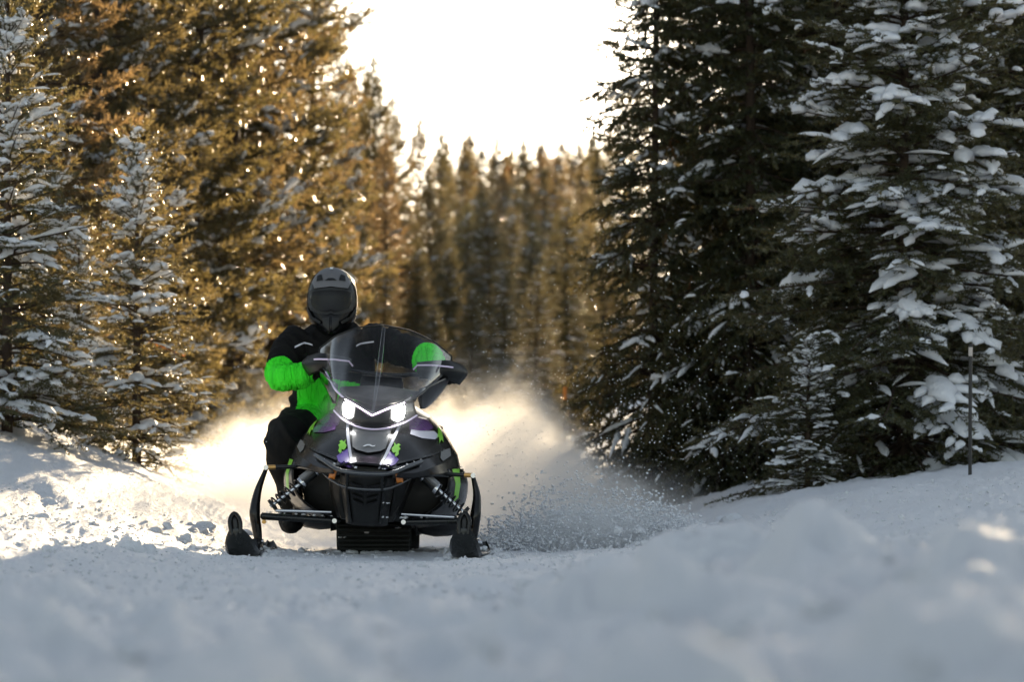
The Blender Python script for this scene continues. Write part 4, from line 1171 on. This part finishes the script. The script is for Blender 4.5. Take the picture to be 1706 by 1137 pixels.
# helmet
HC = Vector((-.24, 1.05, 1.322))
hr_ = [(.176, .004, .004, .004, 2), (.172, .045, .05, .05, 2), (.155, .078, .085, .09, 2), (.125, .105, .115, .12, 2), (.085, .122, .135, .14, 2), (.04, .130, .146, .15, 2.1), (0, .132, .150, .152, 2.1), (-.045, .130, .156, .148, 2.0), (-.085, .121, .166, .138, 1.75), (-.12, .103, .176, .12, 1.5), (-.148, .078, .178, .10, 1.35), (-.168, .05, .172, .08, 1.3), (-.178, .02, .15, .05, 1.3)]
rws = []
for z, hw, fd, bd, ex in hr_:
    ring = []
    for j in range(48):
        a = 2 * math.pi * j / 48
        sx, cy_ = math.sin(a), math.cos(a)
        e = ex if cy_ > 0 else 2
        x = math.copysign(abs(sx) ** (2 / max(e, 1.0)), sx) * hw if cy_ <= 0 else math.copysign(abs(sx) ** (2 / 2), sx) * hw
        yv = -fd * abs(cy_) ** (2 / e) if cy_ > 0 else bd * abs(cy_)
        ring.append(HC + Vector((x, yv, z)))
    rws.append(ring)
rws = [list(r) for r in zip(*[spl([r[j] for r in rws], 3) for j in range(48)])]
hel = surf_mesh('helmet', rws, M['helmet'], PERSON, ID, close_v=True, caps=True, ang=60)
n_, m_ = len(rws), 48
HLB = BVHTree.FromPolygons([p for r in rws for p in r], [(i * m_ + j, i * m_ + (j + 1) % m_, (i + 1) * m_ + (j + 1) % m_, (i + 1) * m_ + j) for i in range(n_ - 1) for j in range(m_)])
def hp_(pts): return [(HC.x + a, HC.z + b) for a, b in pts]
gog = drape('goggle_frame', hp_([(-.112, .055), (-.06, .066), (0, .069), (.06, .066), (.112, .055), (.118, .0), (.105, -.045), (.06, -.066), (.02, -.074), (0, -.066), (-.02, -.074), (-.06, -.066), (-.105, -.045), (-.118, .0)]), HLB, M['black_satin'], hel, off=.007, maxe=.018)
drape('goggle_lens', hp_([(-.09, .042), (-.05, .050), (0, .052), (.05, .050), (.09, .042), (.094, 0), (.08, -.036), (.045, -.054), (.015, -.058), (0, -.050), (-.015, -.058), (-.045, -.054), (-.08, -.036), (-.094, 0)]), HLB, M['lens'], gog, off=.017, maxe=.012, smooth_poly=2)
pk = drape('peak', hp_([(-.078, .064), (0, .072), (.078, .064), (.092, .095), (.074, .130), (.055, .150), (.03, .163), (0, .167), (-.03, .163), (-.055, .150), (-.074, .130), (-.092, .095)]), HLB, M['helmet_grey'], hel, off=.014, maxe=.018)
for poly in ([(-.066, .098), (-.036, .102), (-.044, .130), (-.064, .124)], [(.066, .098), (.036, .102), (.044, .130), (.064, .124)], [(-.028, .100), (.028, .100), (.012, .112), (-.012, .112)]):
    drape('vent', hp_(poly), HLB, M['black_satin'], pk, off=.018, maxe=.015)
drape('stud', hp_([(-.008, .155), (.008, .155), (.006, .163), (-.006, .163)]), HLB, M['emblem'], pk, off=.019)
for sgn in (-1, 1):
    f = (lambda q: q) if sgn > 0 else (lambda q: [(-a, b) for a, b in q][::-1])
    drape('chin_vent', hp_(f([(.062, -.102), (.074, -.088), (.078, -.092), (.066, -.106)])), HLB, M['white_decal'], hel, off=.008)
    drape('cheek_ridge', hp_(f([(.118, -.03), (.122, -.045), (.10, -.085), (.05, -.118), (.045, -.108), (.09, -.078)])), HLB, M['black_satin'], hel, off=.010)
    drape('chin_grille', hp_(f([(.006, -.085), (.04, -.09), (.035, -.125), (.006, -.155)])), HLB, M['black_satin'], hel, off=.008)

# ------------------------------------------------------------------ stakes
st = tube('trail_stake', [(0, 0, -.25), (.004, 0, .30), (.008, 0, .735)], .0105, M['stake'], None)
st.location = (px(1615, 21.5), 21.5, gz(px(1615, 21.5), 21.5))
tag(st, 'thin black trail stake planted in the snowbank before the broad fir', 'stake', None)
tube('reflective_band', [(.0072, 0, .665), (.0077, 0, .715)], .0118, M['stake_band'], st)
s2 = tube('marker_pole', [(0, 0, -.3), (0, 0, 1.0)], .014, M['stake'], None)
s2.location = (px(941, 38), 38, gz(px(941, 38), 38))
tag(s2, 'slim orange-tipped marker pole at the trail edge behind the snow dust', 'pole', None)
tube('orange_tip', [(0, 0, .88), (0, 0, 1.01)], .018, M['stake_orange'], s2)

# ------------------------------------------------------------------ thrown snow
rg = np.random.RandomState(12)
it = []
for i in range(160):                       # breaking wave of snow beside the sled
    u_ = rg.rand(); x = -.05 + .90 * u_
    top = .19 * math.sin(math.pi * min(1, max(0, u_ * .9 + .08))) ** .8 + .02
    z = rg.rand() ** .8 * top
    Y = 20.1 + rg.normal(0, .12) + z
    it.append((x + rg.normal(0, .03), Y, gz(x, Y) + z, rg.uniform(.008, .026)))
Va, Fa = blobs(it, 2, rg, rough=.35, squash=.9)
it = []
for i in range(8000):
    u_ = rg.rand(); x = -.15 + 1.1 * u_
    top = (.26 * math.sin(math.pi * min(1, max(0, u_ * .85 + .1))) + .02)
    z = abs(rg.normal(0, .6)) * top
    Y = 20.0 + rg.normal(0, .15) + z
    it.append((x + rg.normal(0, .04), Y, gz(x, Y) + z, rg.uniform(.0025, .0085)))
Vb, Fb = blobs(it, 1, rg, rough=.2, squash=.95)
tag(mesh_np('snow_spray', np.concatenate([Va, Vb]), np.concatenate([Fa, Fb + len(Va)]), M['snow_load']), 'burst of chunky snow grains thrown up beside the ski', 'snow spray', kind='stuff')
it = []
for i in range(2600):                      # glittering grains hanging in the air
    Y = rg.uniform(18.3, 25); x = rg.normal(.15, .75); z = .25 + abs(rg.normal(0, .55)) + .25 * rg.rand()
    if abs(x + .7) < .5 and Y < 21: continue
    it.append((x, Y, z, rg.uniform(.0012, .0034) * (1.5 if rg.rand() < .06 else 1)))
for i in range(500):
    Y = rg.uniform(19.5, 24); x = rg.normal(-1.9, .35); z = .1 + abs(rg.normal(0, .35))
    it.append((x, Y, z, rg.uniform(.0012, .003)))
Vb, Fb = blobs(it, 1, rg, rough=.2, squash=1)
tag(mesh_np('drifting_snow_grains', Vb, Fb, M['snow_load']), 'fine snow grains glittering in the air around the sled', 'snow grains', kind='stuff')

# crumbs scattered over the churned trail, and snow pushed aside by the skis
it = []
for i in range(7000):
    Y = 8.5 + 12.5 * rg.rand() ** .8; x = rg.uniform(-.16, .16) * Y * .95
    r = rg.uniform(.0025, .008) * (2.2 if rg.rand() < .05 else 1)
    it.append((x, Y, 0, r))
for i in range(170):                       # bigger lumps of broken snow between the camera and the sled
    Y = rg.uniform(3.6, 12.5); x = rg.uniform(-.145, .145) * Y
    it.append((x, Y, 0, rg.uniform(.008, .026) * (1.7 if rg.rand() < .15 else 1)))
for sx in (-1.275, -.19):
    for i in range(140):
        sd_ = rg.choice([-1, 1]); Y = rg.uniform(18.45, 19.6)
        it.append((sx + sd_ * (.07 + abs(rg.normal(0, .045))), Y, 0, rg.uniform(.006, .024)))
it = np.array(it); it[:, 2] = ground_z(it[:, 0], it[:, 1]) + it[:, 3] * .2
Vb, Fb = blobs([tuple(q) for q in it], 1, rg, rough=.3, squash=.8)
tag(mesh_np('snow_crumbs', Vb, Fb, M['snow']), 'fine crumbs of churned snow scattered over the trail', 'snow crumbs', kind='stuff')

# ------------------------------------------------------------------ snow dust cloud (volume)
def dust():
    bm = bmesh.new(); bmesh.ops.create_cube(bm, size=1)
    x0, x1, y0, y1, z0, z1 = -3.0, 2.4, 20.4, 33.0, -.2, 2.1
    for v in bm.verts:
        v.co = Vector(((x0 + x1) / 2 + v.co.x * (x1 - x0), (y0 + y1) / 2 + v.co.y * (y1 - y0), (z0 + z1) / 2 + v.co.z * (z1 - z0)))
    me = bpy.data.meshes.new('snow_dust'); bm.to_mesh(me); bm.free()
    m = bpy.data.materials.new('powder_snow_cloud'); m.use_nodes = True
    t = m.node_tree; N = t.nodes; Lk = t.links.new
    for n in list(N): N.remove(n)
    out = N.new('ShaderNodeOutputMaterial'); pv = N.new('ShaderNodeVolumeScatter')
    pv.inputs['Color'].default_value = (.96, .955, .95, 1); pv.inputs['Anisotropy'].default_value = .28
    Lk(pv.outputs[0], out.inputs['Volume'])
    tc = N.new('ShaderNodeTexCoord'); sep = N.new('ShaderNodeSeparateXYZ'); Lk(tc.outputs['Object'], sep.inputs[0])
    mr = N.new('ShaderNodeMapRange'); mr.inputs[1].default_value = -3.0; mr.inputs[2].default_value = 3.0; Lk(sep.outputs[0], mr.inputs[0])
    fc_ = N.new('ShaderNodeFloatCurve'); c = fc_.mapping.curves[0]
    prof = [(-3, 0), (-2.45, .05), (-2.25, .40), (-1.95, .78), (-1.6, 1.02), (-1.25, .95), (-.65, 1.0), (-.35, 1.08), (.05, 1.16), (.32, .98), (.75, .62), (1.35, .34), (1.75, .10), (2.1, 0), (3, 0)]
    c.points[0].location = ((prof[0][0] + 3) / 6, 0); c.points[1].location = (1, 0)
    for x, z in prof[1:-1]: c.points.new((x + 3) / 6, z / 1.6)
    fc_.mapping.update()
    Lk(mr.outputs[0], fc_.inputs['Value'])
    n1 = N.new('ShaderNodeTexNoise'); n1.inputs['Scale'].default_value = 1.5; n1.inputs['Detail'].default_value = 5; n1.inputs['Roughness'].default_value = .6; n1.inputs['Distortion'].default_value = .6
    Lk(tc.outputs['Object'], n1.inputs['Vector'])
    def math_(op, a, b=None):
        q = N.new('ShaderNodeMath'); q.operation = op
        for i, s in enumerate((a, b)):
            if s is None: continue
            if hasattr(s, 'is_output'): Lk(s, q.inputs[i])
            else: q.inputs[i].default_value = s
        return q.outputs[0]
    def rng_(v, a, b, c_=0, d_=1, smooth=True):
        q = N.new('ShaderNodeMapRange'); q.interpolation_type = 'SMOOTHSTEP' if smooth else 'LINEAR'
        Lk(v, q.inputs[0]); q.inputs[1].default_value = a; q.inputs[2].default_value = b; q.inputs[3].default_value = c_; q.inputs[4].default_value = d_
        return q.outputs[0]
    nn = rng_(n1.outputs['Fac'], .3, .7, .42, 1.18, False)
    h = math_('MULTIPLY', math_('MULTIPLY', fc_.outputs[0], 1.6), nn)
    a = rng_(math_('SUBTRACT', h, sep.outputs[2]), 0.0, .38)
    yf = math_('MULTIPLY', rng_(sep.outputs[1], 21.4, 25.5), rng_(sep.outputs[1], 33.0, 29.0))
    n2 = N.new('ShaderNodeTexNoise'); n2.inputs['Scale'].default_value = 4.2; n2.inputs['Detail'].default_value = 4
    Lk(tc.outputs['Object'], n2.inputs['Vector'])
    d2 = rng_(n2.outputs['Fac'], .32, .66, .25, 1.0)
    dens = math_('MULTIPLY', math_('MULTIPLY', math_('MULTIPLY', a, yf), d2), DUST)
    Lk(dens, pv.inputs['Density'])
    me.materials.append(m)
    o = bpy.data.objects.new('snow_dust', me); col.objects.link(o)
    tag(o, 'cloud of powder snow kicked up behind the snowmobile', 'snow dust', kind='stuff')
DUST = 1.5
dust()

# softer puffs: a mist added to give the headlights a halo, and mist inside the breaking spray
def puff(name, c, rad, dens, label, cat):
    bm = bmesh.new(); bmesh.ops.create_icosphere(bm, subdivisions=3, radius=1.0)
    bm.transform(Matrix.Diagonal((*rad, 1)))
    me = bpy.data.meshes.new(name); bm.to_mesh(me); bm.free()
    m = bpy.data.materials.new('powder_mist'); m.use_nodes = True
    t = m.node_tree; N = t.nodes; Lk = t.links.new
    for n in list(N): N.remove(n)
    out = N.new('ShaderNodeOutputMaterial'); pv = N.new('ShaderNodeVolumeScatter'); Lk(pv.outputs[0], out.inputs['Volume'])
    pv.inputs['Color'].default_value = (.97, .97, .97, 1)
    tc = N.new('ShaderNodeTexCoord'); mp = N.new('ShaderNodeMapping'); mp.inputs['Scale'].default_value = [1 / r for r in rad]
    ln = N.new('ShaderNodeVectorMath'); ln.operation = 'LENGTH'
    mr = N.new('ShaderNodeMapRange'); mr.interpolation_type = 'SMOOTHERSTEP'
    mr.inputs[1].default_value = 1.0; mr.inputs[2].default_value = 0.0; mr.inputs[3].default_value = 0; mr.inputs[4].default_value = dens
    Lk(tc.outputs['Object'], mp.inputs[0]); Lk(mp.outputs[0], ln.inputs[0]); Lk(ln.outputs['Value'], mr.inputs[0])
    nz = N.new('ShaderNodeTexNoise'); nz.inputs['Scale'].default_value = 9; nz.inputs['Detail'].default_value = 4; Lk(tc.outputs['Object'], nz.inputs['Vector'])
    nr = N.new('ShaderNodeMapRange'); nr.inputs[1].default_value = .35; nr.inputs[2].default_value = .65; nr.inputs[3].default_value = .4; nr.inputs[4].default_value = 1.4; Lk(nz.outputs['Fac'], nr.inputs[0])
    mu = N.new('ShaderNodeMath'); mu.operation = 'MULTIPLY'; Lk(mr.outputs[0], mu.inputs[0]); Lk(nr.outputs[0], mu.inputs[1])
    Lk(mu.outputs[0], pv.inputs['Density'])
    me.materials.append(m)
    o = bpy.data.objects.new(name, me); col.objects.link(o); o.location = c
    tag(o, label, cat, kind='stuff')
puff('headlight_halo_mist', SLED.location + MCH @ Vector((0, -.06, .72)), (.34, .20, .22), 0.55, 'thin mist added round the lit headlights to give them a halo', 'snow mist')
puff('spray_mist', (.42, 20.05, gz(.42, 20.05) + .05), (.66, .42, .28), 7.0, 'pale mist of powder inside the spray beside the ski', 'snow mist')
